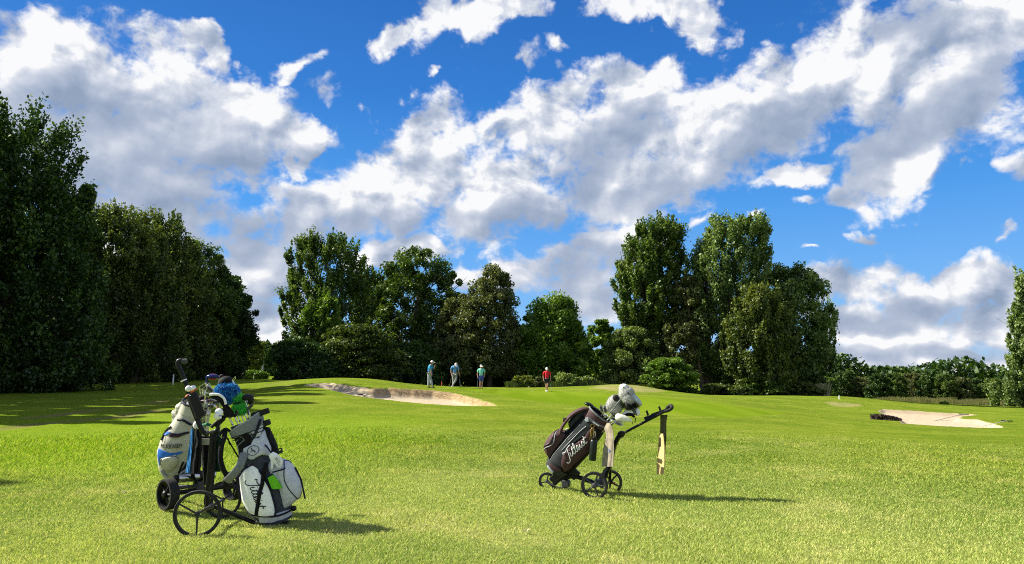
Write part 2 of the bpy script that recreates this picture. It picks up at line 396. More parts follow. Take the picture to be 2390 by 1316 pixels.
az_f = np.linspace(-.74, .74, 720); az_c = np.linspace(.74, 2 * math.pi - .74, 60)[1:-1]
AZS = np.r_[az_f, az_c]
RS = [0.]; r = .5
while r < 900:
    RS.append(r)
    r *= 1.25 if r < 3 else 1.016 if r < 24 else 1.0075 if r < 62 else 1.02 if r < 130 else 1.12
RS = np.array(RS); nA, nR = len(AZS), len(RS)
AA, RR = np.meshgrid(AZS, RS)
gx = (RR * np.sin(AA)).ravel(); gy = (RR * np.cos(AA)).ravel(); gzv = zbase(gx, gy)
rr_ = RR.ravel()
gzv += (vnoise(gx * .35, gy * .35, 1) - .5) * .05 * sm(rr_, 4, 9) + (vnoise(gx * 1.7, gy * 1.7, 2) - .5) * .012
ppx, ppy = pix(np.c_[gx, gy, gzv])
front = (gy > 2)
sand = np.zeros(len(gx)); soil = np.zeros(len(gx)); dry = np.zeros(len(gx)); green = np.zeros(len(gx)); mud = np.zeros(len(gx))
jit = (vnoise(gx * 3, gy * 3, 5) - .5)
for poly, r0, r1, isL in ((BUNK_L, 22, 50, True), (BUNK_R, 28, 64, False)):
    c = front & (rr_ > r0) & (rr_ < r1) & (ppx > poly[0][0] - 30) & (ppx < 2400) & (ppy < 1010)
    i = np.where(c)[0]; ins = inpoly(ppx[i], ppy[i] + jit[i] * 1.2, poly); i = i[ins]
    d = edge_dist(ppx[i], ppy[i], poly, .25, 1.)
    back = poly[:12] if isL else poly[:6]
    db = np.full(len(i), 1e9)
    for a, b in zip(back[:-1], back[1:]):
        a = np.array(a) * (.25, 1); b = np.array(b) * (.25, 1); e_ = b - a
        tt = np.clip(((ppx[i] * .25 - a[0]) * e_[0] + (ppy[i] - a[1]) * e_[1]) / (e_ @ e_), 0, 1)
        db = np.minimum(db, np.hypot(ppx[i] * .25 - a[0] - tt * e_[0], ppy[i] - a[1] - tt * e_[1]))
    dm = np.where(ppx[i] < 850, .30, .42) if isL else np.full(len(i), .16)
    gzv[i] -= dm * sm(d, 0, 3.2)
    rough_ = (vnoise(gx[i] * 9, gy[i] * 9, 8) - .5) * .05 + (vnoise(gx[i] * 23, gy[i] * 23, 9) - .5) * .03
    face = 1 - sm(db, 1.7, 2.9)
    if isL:
        face = face * sm(ppx[i], 845, 880); gzv[i] += rough_ * face * sm(d, 0, 1.5)
    else: face = face * .35
    gzv[i] += (vnoise(gx[i] * 6, gy[i] * 6, 18) - .5) * .03 * (1 - face) * sm(d, 0, 2)
    sand[i] = 1; soil[i] = face
def region(poly, r0, r1, soft):
    i = np.where(front & (rr_ > r0) & (rr_ < r1))[0]; d = edge_dist(ppx[i], ppy[i], poly, .3, 1.)
    ins = inpoly(ppx[i], ppy[i], poly); s = np.where(ins, d, -d) + jit[i] * soft; o = np.zeros(len(gx)); o[i] = sm(s, -soft, soft); return o
dry = np.maximum(region(SLOPE_DRY, 40, 75, 3), region(BARE, 40, 70, 2))
green = region(GREEN, 22, 62, .8)
# muddy wheel track running under the trees on the left
tx = -13.0 - .06 * (gy - 20)
for off in (-.0, 1.9):
    q = np.abs(gx - (tx + off) + (vnoise(gy * .3, gy * 0, 3) - .5) * 1.2)
    mud = np.maximum(mud, (1 - sm(q, .12, .45)) * sm(gy, 14, 17) * (1 - sm(gy, 40, 60)) * sm(vnoise(gx * .5, gy * .5, 4), .35, .6))
gzv -= mud * .04
V = np.c_[gx, gy, gzv]
idx = np.arange(nA * nR).reshape(nR, nA); a = idx[:-1]; b = idx[1:]
F = np.stack([a, np.roll(a, -1, 1), np.roll(b, -1, 1), b], -1).reshape(-1, 4)
me = bpy.data.meshes.new('ground'); me.vertices.add(len(V)); me.vertices.foreach_set('co', V.astype(np.float32).ravel())
me.loops.add(F.size); me.loops.foreach_set('vertex_index', F.astype(np.int32).ravel()); me.polygons.add(len(F))
me.polygons.foreach_set('loop_start', np.arange(0, F.size, 4, dtype=np.int32)); me.polygons.foreach_set('use_smooth', np.ones(len(F), bool))
col = np.c_[sand, soil, dry, np.ones(len(gx))].astype(np.float32)
at_ = me.attributes.new('zones', 'FLOAT_COLOR', 'POINT'); at_.data.foreach_set('color', col.ravel())
col = np.c_[green, mud, np.zeros(len(gx)), np.ones(len(gx))].astype(np.float32)
at_ = me.attributes.new('lawn', 'FLOAT_COLOR', 'POINT'); at_.data.foreach_set('color', col.ravel())
me.update(calc_edges=True); me.validate()
G = {'A1': (.088, .158, .014), 'A2': (.150, .212, .030), 'ST': (.30, .30, .11), 'DK': (.036, .078, .008)}
def lawn_nodes(n, pos):
    """the patchy colour of mown turf at a world position; shared by the soil sheet and the blades"""
    big = n.noise(pos, .22, 4, .6); mid = n.noise(pos, 1.1, 5, .6); fine = n.noise(pos, 7, 5, .65)
    c = n.mix(n.ramp(big, .41, .59), G['A1'], G['A2'])
    c = n.mix(n.m('MULTIPLY', n.ramp(mid, .50, .72), .55), c, G['ST'])
    c = n.mix(n.m('MULTIPLY', n.ramp(mid, .50, .25), .6), c, G['A1'])
    c = n.mix(n.m('MULTIPLY', n.ramp(fine, .52, .75), .35), c, G['ST'])
    c = n.mix(n.m('MULTIPLY', n.ramp(fine, .48, .28), .45), c, G['DK'])
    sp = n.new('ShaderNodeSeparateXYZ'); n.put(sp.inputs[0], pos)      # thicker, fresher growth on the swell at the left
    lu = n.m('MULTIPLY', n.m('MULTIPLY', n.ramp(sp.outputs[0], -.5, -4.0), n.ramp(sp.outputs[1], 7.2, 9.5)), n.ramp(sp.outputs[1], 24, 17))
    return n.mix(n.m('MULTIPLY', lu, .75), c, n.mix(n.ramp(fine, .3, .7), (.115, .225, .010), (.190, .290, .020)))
gm = bpy.data.materials.new('turf_ground'); gm.use_nodes = True; n = NT(gm.node_tree); bs = gm.node_tree.nodes['Principled BSDF']
pos = n.new('ShaderNodeNewGeometry').outputs['Position']
z1 = n.new('ShaderNodeSeparateColor'); n.put(z1.inputs[0], n.attr('zones').outputs['Color'])
z2 = n.new('ShaderNodeSeparateColor'); n.put(z2.inputs[0], n.attr('lawn').outputs['Color'])
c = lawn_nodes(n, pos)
blade = n.noise(pos, 38, 6, .75)
c = n.mix(n.m('MULTIPLY', n.ramp(blade, .40, .62), .42), c, G['ST'])
c = n.mix(n.m('MULTIPLY', n.ramp(blade, .54, .34), .6), c, (.028, .062, .005))
mp = n.new('ShaderNodeMapping'); n.put(mp.inputs[0], pos); mp.inputs['Rotation'].default_value = (0, 0, R(-32)); mp.inputs['Scale'].default_value = (.55, .05, 1)
st = n.noise(mp.outputs[0], 1.0, 1)
gcol = n.mix(n.ramp(st, .42, .58), (.120, .180, .020), (.155, .215, .030)); gcol = n.mix(n.m('MULTIPLY', n.ramp(blade, .4, .6), .25), gcol, (.10, .165, .010))
c = n.mix(z2.outputs[0], c, gcol)
c = n.mix(n.m('MULTIPLY', z1.outputs[2], n.ramp(n.noise(pos, 1.6, 6, .75), .34, .64, 0, .95)), c, (.28, .235, .105))
c = n.mix(n.m('MULTIPLY', z2.outputs[1], .8), c, (.20, .17, .13))
sandc = n.mix(n.ramp(n.noise(pos, 9, 6, .7), .25, .75), (.37, .30, .205), (.46, .385, .28))
soilc = n.mix(n.ramp(n.noise(pos, 6, 7, .8), .40, .62), (.17, .115, .060), (.40, .30, .17))
c = n.mix(z1.outputs[0], c, n.mix(z1.outputs[1], sandc, soilc))
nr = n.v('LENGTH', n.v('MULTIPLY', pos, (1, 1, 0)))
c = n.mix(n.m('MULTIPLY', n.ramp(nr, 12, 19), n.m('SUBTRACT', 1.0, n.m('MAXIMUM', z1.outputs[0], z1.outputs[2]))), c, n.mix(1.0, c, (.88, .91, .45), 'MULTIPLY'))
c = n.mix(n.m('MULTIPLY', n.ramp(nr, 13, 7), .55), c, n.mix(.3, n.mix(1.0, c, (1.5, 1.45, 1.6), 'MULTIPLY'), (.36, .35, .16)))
n.put(bs.inputs['Base Color'], c); bs.inputs['Roughness'].default_value = .9; bs.inputs['Specular IOR Level'].default_value = 0.0
bn = n.new('ShaderNodeBump'); bn.inputs['Distance'].default_value = .03
n.put(bn.inputs['Strength'], n.m('SUBTRACT', .8, n.m('MULTIPLY', n.m('MAXIMUM', z2.outputs[0], z1.outputs[0]), .55)))
n.put(bn.inputs['Height'], n.m('ADD', n.noise(pos, 26, 6, .8), n.m('MULTIPLY', n.noise(pos, 3, 4, .6), 2.0))); n.l.new(bn.outputs[0], bs.inputs['Normal'])
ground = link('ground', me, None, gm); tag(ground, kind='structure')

# mown grass blades over the near fairway (uniform density on the ground, thinning with distance)
def scatter(N, y0, y1, spread):
    y = np.exp(rng.uniform(math.log(y0), math.log(y1), N)); x = rng.uniform(-spread, spread, N) * y
    return x, y
NB = 1050000
bx, by = scatter(NB, 3.0, 17, .98); dist = np.hypot(bx, by)
keep = rng.random(NB) < np.clip((17.5 - dist) / 9, 0, 1); bx, by, dist = bx[keep], by[keep], dist[keep]; NB = len(bx)
bz = zbase(bx, by) + (vnoise(bx * .35, by * .35, 1) - .5) * .05 * sm(dist, 4, 9) + (vnoise(bx * 1.7, by * 1.7, 2) - .5) * .012
tall = vnoise(bx * 1.3, by * 1.3, 11); lush = sm(-bx, .5, 3) * sm(by, 7.5, 9)
hh = rng.uniform(.007, .022, NB) * (1 + .8 * (tall - .5)) * (1 + 1.6 * lush); ww = rng.uniform(.0016, .0034, NB) * (dist / 5.) ** .9
th_ = rng.uniform(0, 2 * math.pi, NB); lean = rng.uniform(.3, 1.8, NB); fa = rng.uniform(0, 2 * math.pi, NB)
wx, wy = np.cos(fa) * ww, np.sin(fa) * ww; lx, ly = np.cos(th_) * lean * hh, np.sin(th_) * lean * hh
B0 = np.c_[bx - wx, by - wy, bz - .004]; B1 = np.c_[bx + wx, by + wy, bz - .004]
T0 = np.c_[bx + lx + wx * .35, by + ly + wy * .35, bz + hh]; T1 = np.c_[bx + lx - wx * .35, by + ly - wy * .35, bz + hh]
grm = bpy.data.materials.new('grass_blade'); grm.use_nodes = True; n = NT(grm.node_tree); n.n.clear()
pos = n.new('ShaderNodeNewGeometry').outputs['Position']; a_ = n.attr('rnd').outputs['Fac']
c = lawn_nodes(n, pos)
c = n.mix(n.ramp(a_, .55, 1.0, 0, .75, False), c, (.36, .35, .11)); c = n.mix(n.ramp(a_, .45, .0, 0, .65, False), c, G['DK'])
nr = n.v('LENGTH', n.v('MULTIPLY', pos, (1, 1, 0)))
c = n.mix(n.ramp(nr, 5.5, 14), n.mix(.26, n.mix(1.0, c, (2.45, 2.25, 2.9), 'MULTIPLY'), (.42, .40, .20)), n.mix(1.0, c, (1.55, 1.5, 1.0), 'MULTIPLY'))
d1 = n.new('ShaderNodeBsdfDiffuse'); n.put(d1.inputs[0], c); tr = n.new('ShaderNodeBsdfTranslucent'); n.put(tr.inputs[0], n.mix(1.0, c, (1.1, 1.15, .6), 'MULTIPLY'))
mx = n.new('ShaderNodeMixShader'); mx.inputs[0].default_value = .35; n.l.new(d1.outputs[0], mx.inputs[1]); n.l.new(tr.outputs[0], mx.inputs[2])
n.l.new(mx.outputs[0], n.new('ShaderNodeOutputMaterial').inputs[0])
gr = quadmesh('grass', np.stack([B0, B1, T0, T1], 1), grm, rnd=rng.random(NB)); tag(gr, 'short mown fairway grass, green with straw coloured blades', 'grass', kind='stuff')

# ------------------------------------------------------------------ trees
L1 = leafmat('leaf_poplar', (0.0160, 0.0400, 0.0050), (0.0500, 0.0920, 0.0110), (0.1700, 0.2250, 0.0330))
L2 = leafmat('leaf_maple', (0.0298, 0.0723, 0.0059), (0.0896, 0.1680, 0.0134), (0.2100, 0.3000, 0.0300))
L3 = leafmat('leaf_brownish', (0.0298, 0.0425, 0.0119), (0.0840, 0.1008, 0.0291), (0.2250, 0.2250, 0.0900))
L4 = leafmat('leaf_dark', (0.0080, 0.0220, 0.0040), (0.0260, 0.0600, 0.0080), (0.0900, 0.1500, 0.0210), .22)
L5 = leafmat('leaf_willow', (0.0382, 0.0680, 0.0153), (0.1064, 0.1512, 0.0336), (0.2850, 0.3525, 0.0975))
L6 = leafmat('leaf_yellowish', (0.0382, 0.0578, 0.0076), (0.1064, 0.1322, 0.0179), (0.2850, 0.3075, 0.0510))
L9 = leafmat('leaf_olive', (.014, .032, .005), (.052, .080, .011), (.190, .215, .040))
L7 = leafmat('dry_grass_stem', (.16, .15, .06), (.28, .25, .12), (.45, .40, .24))
L8 = leafmat('leaf_silver', (0.0255, 0.0578, 0.0102), (0.0840, 0.1344, 0.0280), (0.3300, 0.4125, 0.1500))
BARK = mat('bark', (.085, .065, .045), .95, var=.45, scale=6, bump=.8, bscale=20)
def norm(a): return a / np.maximum(np.linalg.norm(a, axis=-1, keepdims=True), 1e-9)
def leaves(C, Dn, size, elong=1.6, flat=0.):
    """one small leafy quad per centre C, long side along Dn"""
    N = len(C); rnd = rng.normal(size=(N, 3)); rnd[:, 2] += flat * 2
    nrm = norm(rnd); u = norm(Dn - nrm * (Dn * nrm).sum(1, keepdims=True)); w = np.cross(nrm, u)
    s = (size * rng.uniform(.6, 1.35, N))[:, None]; a = u * s * elong * .5; b = w * s * .5
    return np.stack([C - a, C - a * .1 + b, C + a, C - a * .1 - b], 1)
def crown_pts(rows, Y, depth, nclump, nleaf, kind, fill=.25, csize=None):
    seed0 = len(COL.objects) % 97
    rows = [(at(0, py, Y).z, at(l, py, Y).x, at(r_, py, Y).x) for py, l, r_ in rows]; rows.sort()
    zs = np.array([q[0] for q in rows]); xl = np.array([q[1] for q in rows]); xr = np.array([q[2] for q in rows])
    wmax = (xr - xl).max() / 2; H = zs[-1] - zs[0]
    zz = rng.uniform(zs[0], zs[-1], nclump * 6); w = (np.interp(zz, zs, xr) - np.interp(zz, zs, xl)) / 2
    nclump = int(nclump * 1.25); nleaf = int(nleaf * 1.65)
    zz = zz[rng.random(len(zz)) < np.clip(w / wmax, .12, 1) ** 1.1][:nclump]; n_ = len(zz)
    xc = (np.interp(zz, zs, xr) + np.interp(zz, zs, xl)) / 2; w = (np.interp(zz, zs, xr) - np.interp(zz, zs, xl)) / 2
    ph = rng.uniform(0, 2 * np.pi, n_); rho = np.where(rng.random(n_) < fill + .14, rng.uniform(0, .8, n_), rng.uniform(.72, 1.0, n_) ** .7)
    spr = rng.random(n_) < .16; cs = (csize or wmax * .26) * 1.08
    zz = np.minimum(zz, zs[-1] - cs * (.75 if kind == 'up' else .45)); we = np.maximum(w - cs * .45, w * .35); de = np.minimum(we, wmax) * depth
    hs = vnoise(ph * 1.6 + seed0 * 7, zz * (3.2 / max(wmax, .5)), seed0) ; rho = rho * (.80 + .36 * hs); rho = np.where(spr, 1.06 + .12 * rng.random(n_), rho); tw = np.clip((zs[-1] - zz) / (H * .08 + .01), .35, 1)
    out = np.c_[np.cos(ph), np.sin(ph), np.zeros(n_)]
    n_ = len(zz); Cc = np.c_[xc + rho * we * np.cos(ph), Y + rho * de * np.sin(ph), zz]
    tint = rng.random(n_)
    per = np.maximum(4, (rng.uniform(.45, 1.5, n_) * nleaf / n_)).astype(int); rep = np.repeat(np.arange(n_), per); N = len(rep)
    sc = (rng.uniform(.55, 1.25, n_) * cs * np.where(spr, .6, 1))[rep][:, None]
    g = rng.normal(size=(N, 3)); g = norm(g) * (rng.random((N, 1)) ** (.45))
    if kind == 'up':                     # sprays of shoots reaching upward
        dr = norm(out * .38 + np.array([0, 0, 1.]) + rng.normal(size=(n_, 3)) * .12)[rep]
        off = g * np.array([.5, .5, .5]) + dr * rng.uniform(-.75, .95, (N, 1))
        Dn = norm(dr + rng.normal(size=(N, 3)) * .5); fl = 0
    elif kind == 'layer':                # flat sprays, layered
        off = g * np.array([1.15, 1.15, .36]) + out[rep] * .25; off[:, 2] -= .16 * (off[:, 0] ** 2 + off[:, 1] ** 2); Dn = norm(g * (1, 1, .3) + rng.normal(size=(N, 3)) * .4); fl = .5
    elif kind == 'droop':
        off = g * np.array([.8, .8, .8]); off[:, 2] -= rng.random(N) * .7; Dn = norm(np.array([0, 0, -1.]) + rng.normal(size=(N, 3)) * .7); fl = 0
    else:
        off = g * np.array([.85, .85, .8]); Dn = norm(g + rng.normal(size=(N, 3)) * .8); fl = .2
    C = Cc[rep] + off * sc
    rnd = np.clip(.62 * rng.random(N) ** 1.3 + .42 * tint[rep] + .16 * off[:, 2], 0, 1)  # partly random; leaves high in a clump are coloured lighter, like sunlit tips
    return C, Dn, rnd, fl, Cc, (xc, w)
def tree(label, rows, Y, lm, kind='round', nleaf=20000, leaf=.22, nclump=170, depth=.8, fill=.2, trunk=None, stems=1, tr=.22, name='tree', cat='tree', group=None, csize=None, limbs=16, base=None, elong=1.6):
    rows = sorted(rows); b = rows[-1]; bx_ = base if base is not None else (b[1] + b[2]) / 2
    p = on(bx_, Y); root = thing(name, p, label, cat, group)
    C, Dn, rnd, fl, Cc, _ = crown_pts(rows, Y, depth, nclump, nleaf, kind, fill, csize)
    if kind == 'up':                     # long shoots sticking out of the top
        hi_ = Cc[Cc[:, 2] > np.quantile(Cc[:, 2], .6)]; S0 = hi_[rng.integers(0, len(hi_), 34)]; Ls = np.repeat(rng.uniform(.9, 2.0, 34), 55); uu = rng.random(34 * 55)
        dd = norm(np.c_[rng.normal(size=(34, 2)) * .22, np.ones(34)]); Cs = np.repeat(S0, 55, 0) + np.repeat(dd, 55, 0) * (Ls * uu)[:, None] + rng.normal(size=(34 * 55, 3)) * (.20 * (1.15 - uu))[:, None]
        C = np.r_[C, Cs]; Dn = np.r_[Dn, norm(np.repeat(dd, 55, 0) + rng.normal(size=Cs.shape) * .5)]; rnd = np.r_[rnd, np.clip(.35 + .6 * rng.random(len(Cs)), 0, 1)]
    gzc = p.z - .1; ok = C[:, 2] > gzc
    V = leaves(C[ok], Dn[ok], np.full(ok.sum(), leaf * .80), elong, fl)
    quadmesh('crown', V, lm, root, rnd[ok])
    top = at(0, rows[0][0], Y).z; H = top - p.z; mb = MB(); xm = Cc[:, 0].mean()
    if limbs:
        ends = Cc[rng.choice(len(Cc), min(limbs, len(Cc)), replace=False)]
        for s_ in range(stems):
            o = Vector(((s_ - (stems - 1) / 2) * H * .06, rng.uniform(-.3, .3), 0)); tip = Vector((xm + o.x * 3, Y + o.y * 2, p.z + H * .82))
            pth = [p + o * .4 + Vector((0, 0, -.15))] + [(p + o * .4).lerp(tip, q) + Vector((rng.normal() * .012 * H, rng.normal() * .012 * H, 0)) * (q < 1) for q in (.12, .3, .5, .72, 1)]
            rad = tr * H / 12 / (stems ** .4); mb.tube(pth, [rad * q for q in (1.5, 1.0, .85, .62, .38, .08)], 9)
            for e_ in ends[s_::stems]:
                e_ = Vector(e_); hz_ = min(.85, max(.12, (e_.z - p.z) / H * .72)); s0 = (p + o * .4).lerp(tip, hz_)
                mid = s0.lerp(e_, .5) + Vector((0, 0, -.03 * H)); mb.tube([s0, mid, e_], [rad * .30 * (1.1 - hz_), rad * .18 * (1.1 - hz_), rad * .04], 5)
                for _k in range(2):
                    q = mid.lerp(e_, rng.uniform(0, .6)); mb.tube([q, q.lerp(e_, .5) + Vector(rng.normal(size=3)) * H * .03, e_ + Vector(rng.normal(size=3)) * H * .05], [rad * .14, rad * .09, rad * .03], 4)
        mb.build('trunk', BARK, root)
    return root
# the dark row along the left edge of the fairway, tall end nearest
GL = 'trees of the dark row on the left'
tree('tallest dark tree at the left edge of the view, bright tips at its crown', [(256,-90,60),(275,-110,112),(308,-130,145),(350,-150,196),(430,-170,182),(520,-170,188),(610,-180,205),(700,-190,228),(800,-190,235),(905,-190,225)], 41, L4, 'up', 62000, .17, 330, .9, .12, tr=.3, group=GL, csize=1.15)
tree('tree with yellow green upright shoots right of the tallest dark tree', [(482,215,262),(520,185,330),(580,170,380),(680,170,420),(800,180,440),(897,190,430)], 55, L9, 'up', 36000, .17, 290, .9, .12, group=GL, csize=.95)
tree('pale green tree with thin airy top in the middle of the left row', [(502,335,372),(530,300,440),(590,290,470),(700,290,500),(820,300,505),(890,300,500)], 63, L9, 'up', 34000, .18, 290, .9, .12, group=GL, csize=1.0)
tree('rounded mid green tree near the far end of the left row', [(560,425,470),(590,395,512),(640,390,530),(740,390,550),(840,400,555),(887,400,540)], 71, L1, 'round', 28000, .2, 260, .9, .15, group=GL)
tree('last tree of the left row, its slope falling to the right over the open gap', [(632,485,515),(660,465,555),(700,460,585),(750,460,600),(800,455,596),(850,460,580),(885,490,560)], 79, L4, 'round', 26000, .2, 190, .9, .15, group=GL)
tree('low dark shrub at the foot of the tallest tree on the left', [(790,-80,120),(850,-120,200),(905,-140,215)], 40, L4, 'round', 16000, .16, 100, .6, .2, name='shrub', cat='shrub', limbs=6)
tree('dark shrub behind the left white stake', [(800,190,330),(850,190,420),(893,190,430)], 61, L4, 'round', 14000, .18, 100, .5, .2, name='shrub', cat='shrub', limbs=6)
tree('dark shrub behind the right white stake', [(790,360,520),(840,350,560),(886,360,560)], 72, L4, 'round', 12000, .2, 90, .5, .2, name='shrub', cat='shrub', limbs=6)
# outside the frame on the left: only their shadows reach the picture; the slim poplar is added for its thin shadow
for (px_, Y_, h_, w_, l_) in ((-190, 35.5, 16.5, 3.0, 'dark tree next nearer than the tallest one of the left row'), (-360, 30.5, 16.5, 3.0, 'second dark tree nearer than the tallest one of the left row'), (-600, 26, 16.2, 2.8, 'third dark tree nearer than the tallest one of the left row'), (-900, 22, 15.0, 2.6, 'nearest dark tree of the left row'), (-1900, 11.2, 12.2, .16, 'unseen slim poplar added to cast a thin shadow on the left')):
    p = on(px_, Y_)
    def q_(z, w): return (pix(np.array([[p.x, Y_, z]]))[1][0], pix(np.array([[p.x - w, Y_, z]]))[0][0], pix(np.array([[p.x + w, Y_, z]]))[0][0])
    tree(l_, [q_(p.z + h_, min(.5, w_)), q_(p.z + h_ * .8, w_ * .8), q_(p.z + h_ * .5, w_), q_(p.z + .5, w_)], Y_, L4, 'round', 15000 if w_ > 1 else 2500, .34, 120, .9, .25, group=GL)
# small lone tree, bushes and building in the gap
tree('small lone tree in the gap beyond the left row', [(788,575,606),(810,562,618),(838,560,620),(858,566,610)], 98, L6, 'round', 7000, .22, 60, .8, .2, base=562, tr=.5, limbs=8, name='small_tree')
tree('distant tree closing the gap behind the small grey tower', [(798,604,640),(815,590,660),(850,585,665),(872,585,660)], 150, L4, 'round', 6000, .4, 60, .8, .2)
tree('pale flowering bush beside the small grey tower', [(850,575,600),(860,568,612),(872,566,614)], 122, L5, 'round', 3500, .25, 40, .6, .2, name='bush', cat='bush', limbs=4)
tree('clipped bright green hedge across the gap', [(867,545,622),(878,543,626),(884,543,626)], 108, L2, 'round', 5000, .22, 90, .12, .3, name='hedge', cat='hedge', limbs=0)
# middle clump
GM = 'trees of the middle clump behind the green'
tree('tall tree with spiky upright shoots, leftmost of the middle clump', [(553,745,800),(575,680,838),(610,667,852),(660,672,866),(700,655,868),(750,652,872),(800,652,880),(885,650,880)], 74, L1, 'up', 36000, .2, 260, .8, .15, group=GM, csize=1.05)
tree('broad green tree with a rounded top in the middle clump', [(580,962,1002),(600,915,1040),(650,888,1066),(700,880,1080),(760,880,1085),(820,885,1080),(870,920,1060)], 79, L1, 'round', 30000, .21, 210, .8, .12, base=950, group=GM, csize=.95, limbs=26, tr=.3)
tree('lower dark tree between the spiky tree and the rounded one', [(640,840,880),(670,815,905),(740,790,930),(820,790,940),(885,790,940)], 82, L1, 'up', 18000, .21, 130, .8, .15, group=GM)
tree('brownish green pointed tree behind the second golfer', [(622,1143,1158),(650,1112,1188),(700,1080,1204),(770,1052,1216),(830,1040,1220),(868,1050,1216)], 72, L3, 'round', 34000, .19, 240, .8, .12, base=1143, group=GM, csize=.8)
tree('low brownish tree left of the pointed one', [(688,1060,1100),(720,1030,1120),(800,1010,1120),(890,1000,1110)], 73, L3, 'round', 18000, .2, 130, .8, .15, group=GM)
tree('bright green layered tree behind the golfer in red', [(688,1275,1325),(720,1228,1345),(770,1210,1362),(830,1202,1380),(897,1210,1385)], 72, L2, 'round', 32000, .2, 260, .85, .2, group=GM, csize=1.0)
tree('smaller green tree right of the bright layered one', [(747,1385,1425),(780,1368,1445),(840,1362,1450),(897,1365,1450)], 80, L2, 'round', 14000, .22, 90, .8, .15, group=GM)
tree('grey green willow left of the tall right pair', [(768,1440,1500),(800,1415,1530),(850,1400,1545),(893,1405,1545)], 70, L5, 'round', 17000, .18, 120, .8, .15, group=GM)
tree('almost black bush at the left foot of the middle clump', [(790,668,720),(820,645,760),(860,636,790),(888,636,800)], 64, L4, 'round', 18000, .18, 120, .8, .2, name='shrub', cat='shrub', limbs=6)
tree('olive bush in front of the spiky tree', [(752,800,860),(785,765,905),(840,755,940),(885,760,950)], 67, L9, 'layer', 15000, .19, 100, .6, .2, name='shrub', cat='shrub', limbs=6)
tree('fresh green shrub below the spiky tree', [(700,720,790),(760,690,800),(830,690,800),(880,700,790)], 70, L2, 'up', 12000, .19, 90, .6, .2, name='shrub', cat='shrub', limbs=6)
tree('dark understorey shrub left of the first golfer', [(800,900,1000),(850,880,1040),(895,880,1040)], 71, L4, 'round', 13000, .19, 90, .6, .2, name='shrub', cat='shrub', limbs=6)
tree('dark understorey shrub behind the second golfer', [(835,1050,1130),(870,1030,1200),(900,1030,1210)], 76, L4, 'round', 12000, .19, 90, .6, .2, name='shrub', cat='shrub', limbs=6)
tree('yellow green bush left of the golfer in red', [(878,1205,1235),(890,1195,1250),(903,1193,1252)], 64.5, L6, 'round', 4000, .16, 45, .8, .2, name='bush', cat='bush', limbs=4)
tree('small reddish brown bush beside the golfer in red', [(881,1247,1262),(890,1240,1270),(903,1240,1270)], 64, L3, 'round', 2500, .14, 30, .8, .2, name='bush', cat='bush', limbs=4)
tree('low loose green bushes right of the golfer in red', [(876,1310,1330),(884,1295,1390),(903,1290,1405)], 66, L5, 'round', 4000, .17, 40, .4, .2, name='bush', cat='bush', limbs=4)
# right clump
GR_ = 'trees of the tall clump on the right'
tree('tall egg shaped tree, left one of the high pair on the right', [(517,1500,1575),(540,1472,1598),(590,1445,1610),(650,1434,1612),(720,1434,1606),(770,1450,1590),(820,1480,1570),(850,1495,1560)], 72, L1, 'up', 42000, .2, 290, .85, .15, stems=3, base=1530, group=GR_, csize=.95, limbs=30, tr=.26)
tree('tallest tree with ragged silvery top, right one of the high pair', [(505,1750,1785),(520,1650,1795),(560,1638,1802),(620,1605,1795),(700,1590,1785),(780,1590,1770),(850,1610,1740),(885,1630,1720)], 70, L8, 'up', 44000, .2, 300, .85, .15, stems=2, base=1652, group=GR_, csize=1.0, limbs=30, tr=.3)
tree('brownish leaning tree between the high pair', [(640,1590,1640),(700,1560,1650),(780,1545,1660),(860,1550,1650)], 69, L3, 'round', 12000, .19, 90, .8, .15, base=1640, group=GR_)
tree('round topped silvery tree behind the yellow green one', [(620,1810,1870),(645,1775,1910),(690,1765,1928),(760,1765,1932),(840,1770,1930),(905,1790,1925)], 70, L8, 'round', 28000, .2, 190, .8, .13, group=GR_, tr=.26)
tree('yellow green tree in front of the right clump', [(672,1745,1775),(690,1725,1815),(730,1700,1835),(790,1690,1862),(850,1692,1860),(915,1725,1850)], 65, L9, 'up', 28000, .18, 190, .8, .15, group=GR_)
tree('thin pale tree at the right end of the clump', [(712,1925,1942),(745,1905,1957),(800,1895,1952),(860,1890,1945),(915,1890,1940)], 71, L8, 'up', 12000, .19, 90, .8, .15, group=GR_)
tree('bright leafy bush at the foot of the high pair', [(830,1550,1600),(848,1515,1612),(880,1500,1618),(900,1512,1626),(917,1530,1622)], 61.5, L2, 'layer', 13000, .17, 80, .8, .15, name='bush', cat='bush', limbs=6)
tree('low ragged bush at the foot of the tallest right tree', [(893,1650,1690),(905,1632,1730),(920,1630,1740)], 62.5, L9, 'layer', 4500, .16, 45, .6, .2, name='bush', cat='bush', limbs=5)
tree('broader dark bush under the yellow green tree of the right clump', [(872,1760,1790),(890,1735,1830),(920,1730,1845)], 64, L1, 'layer', 6500, .16, 60, .6, .2, name='bush', cat='bush', limbs=5)
tree('low bush at the right end of the right clump beside the dry grass', [(890,1860,1885),(903,1840,1915),(921,1845,1925)], 65, L9, 'layer', 4000, .16, 45, .6, .2, name='bush', cat='bush', limbs=5)
tree('dark understorey shrub inside the right clump', [(840,1700,1860),(880,1640,1900),(915,1640,1915)], 75, L4, 'round', 14000, .2, 100, .5, .2, name='shrub', cat='shrub', limbs=6)
tree('dark shrub under the egg shaped tree', [(845,1420,1560),(880,1400,1600),(905,1400,1620)], 76, L4, 'round', 14000, .2, 100, .5, .2, name='shrub', cat='shrub', limbs=6)
tree('slim poplar at the right edge of the view', [(640,2378,2402),(680,2370,2425),(740,2362,2440),(830,2356,2450),(900,2360,2450),(948,2372,2440)], 66, L8, 'up', 26000, .17, 190, .8, .15, csize=.6)
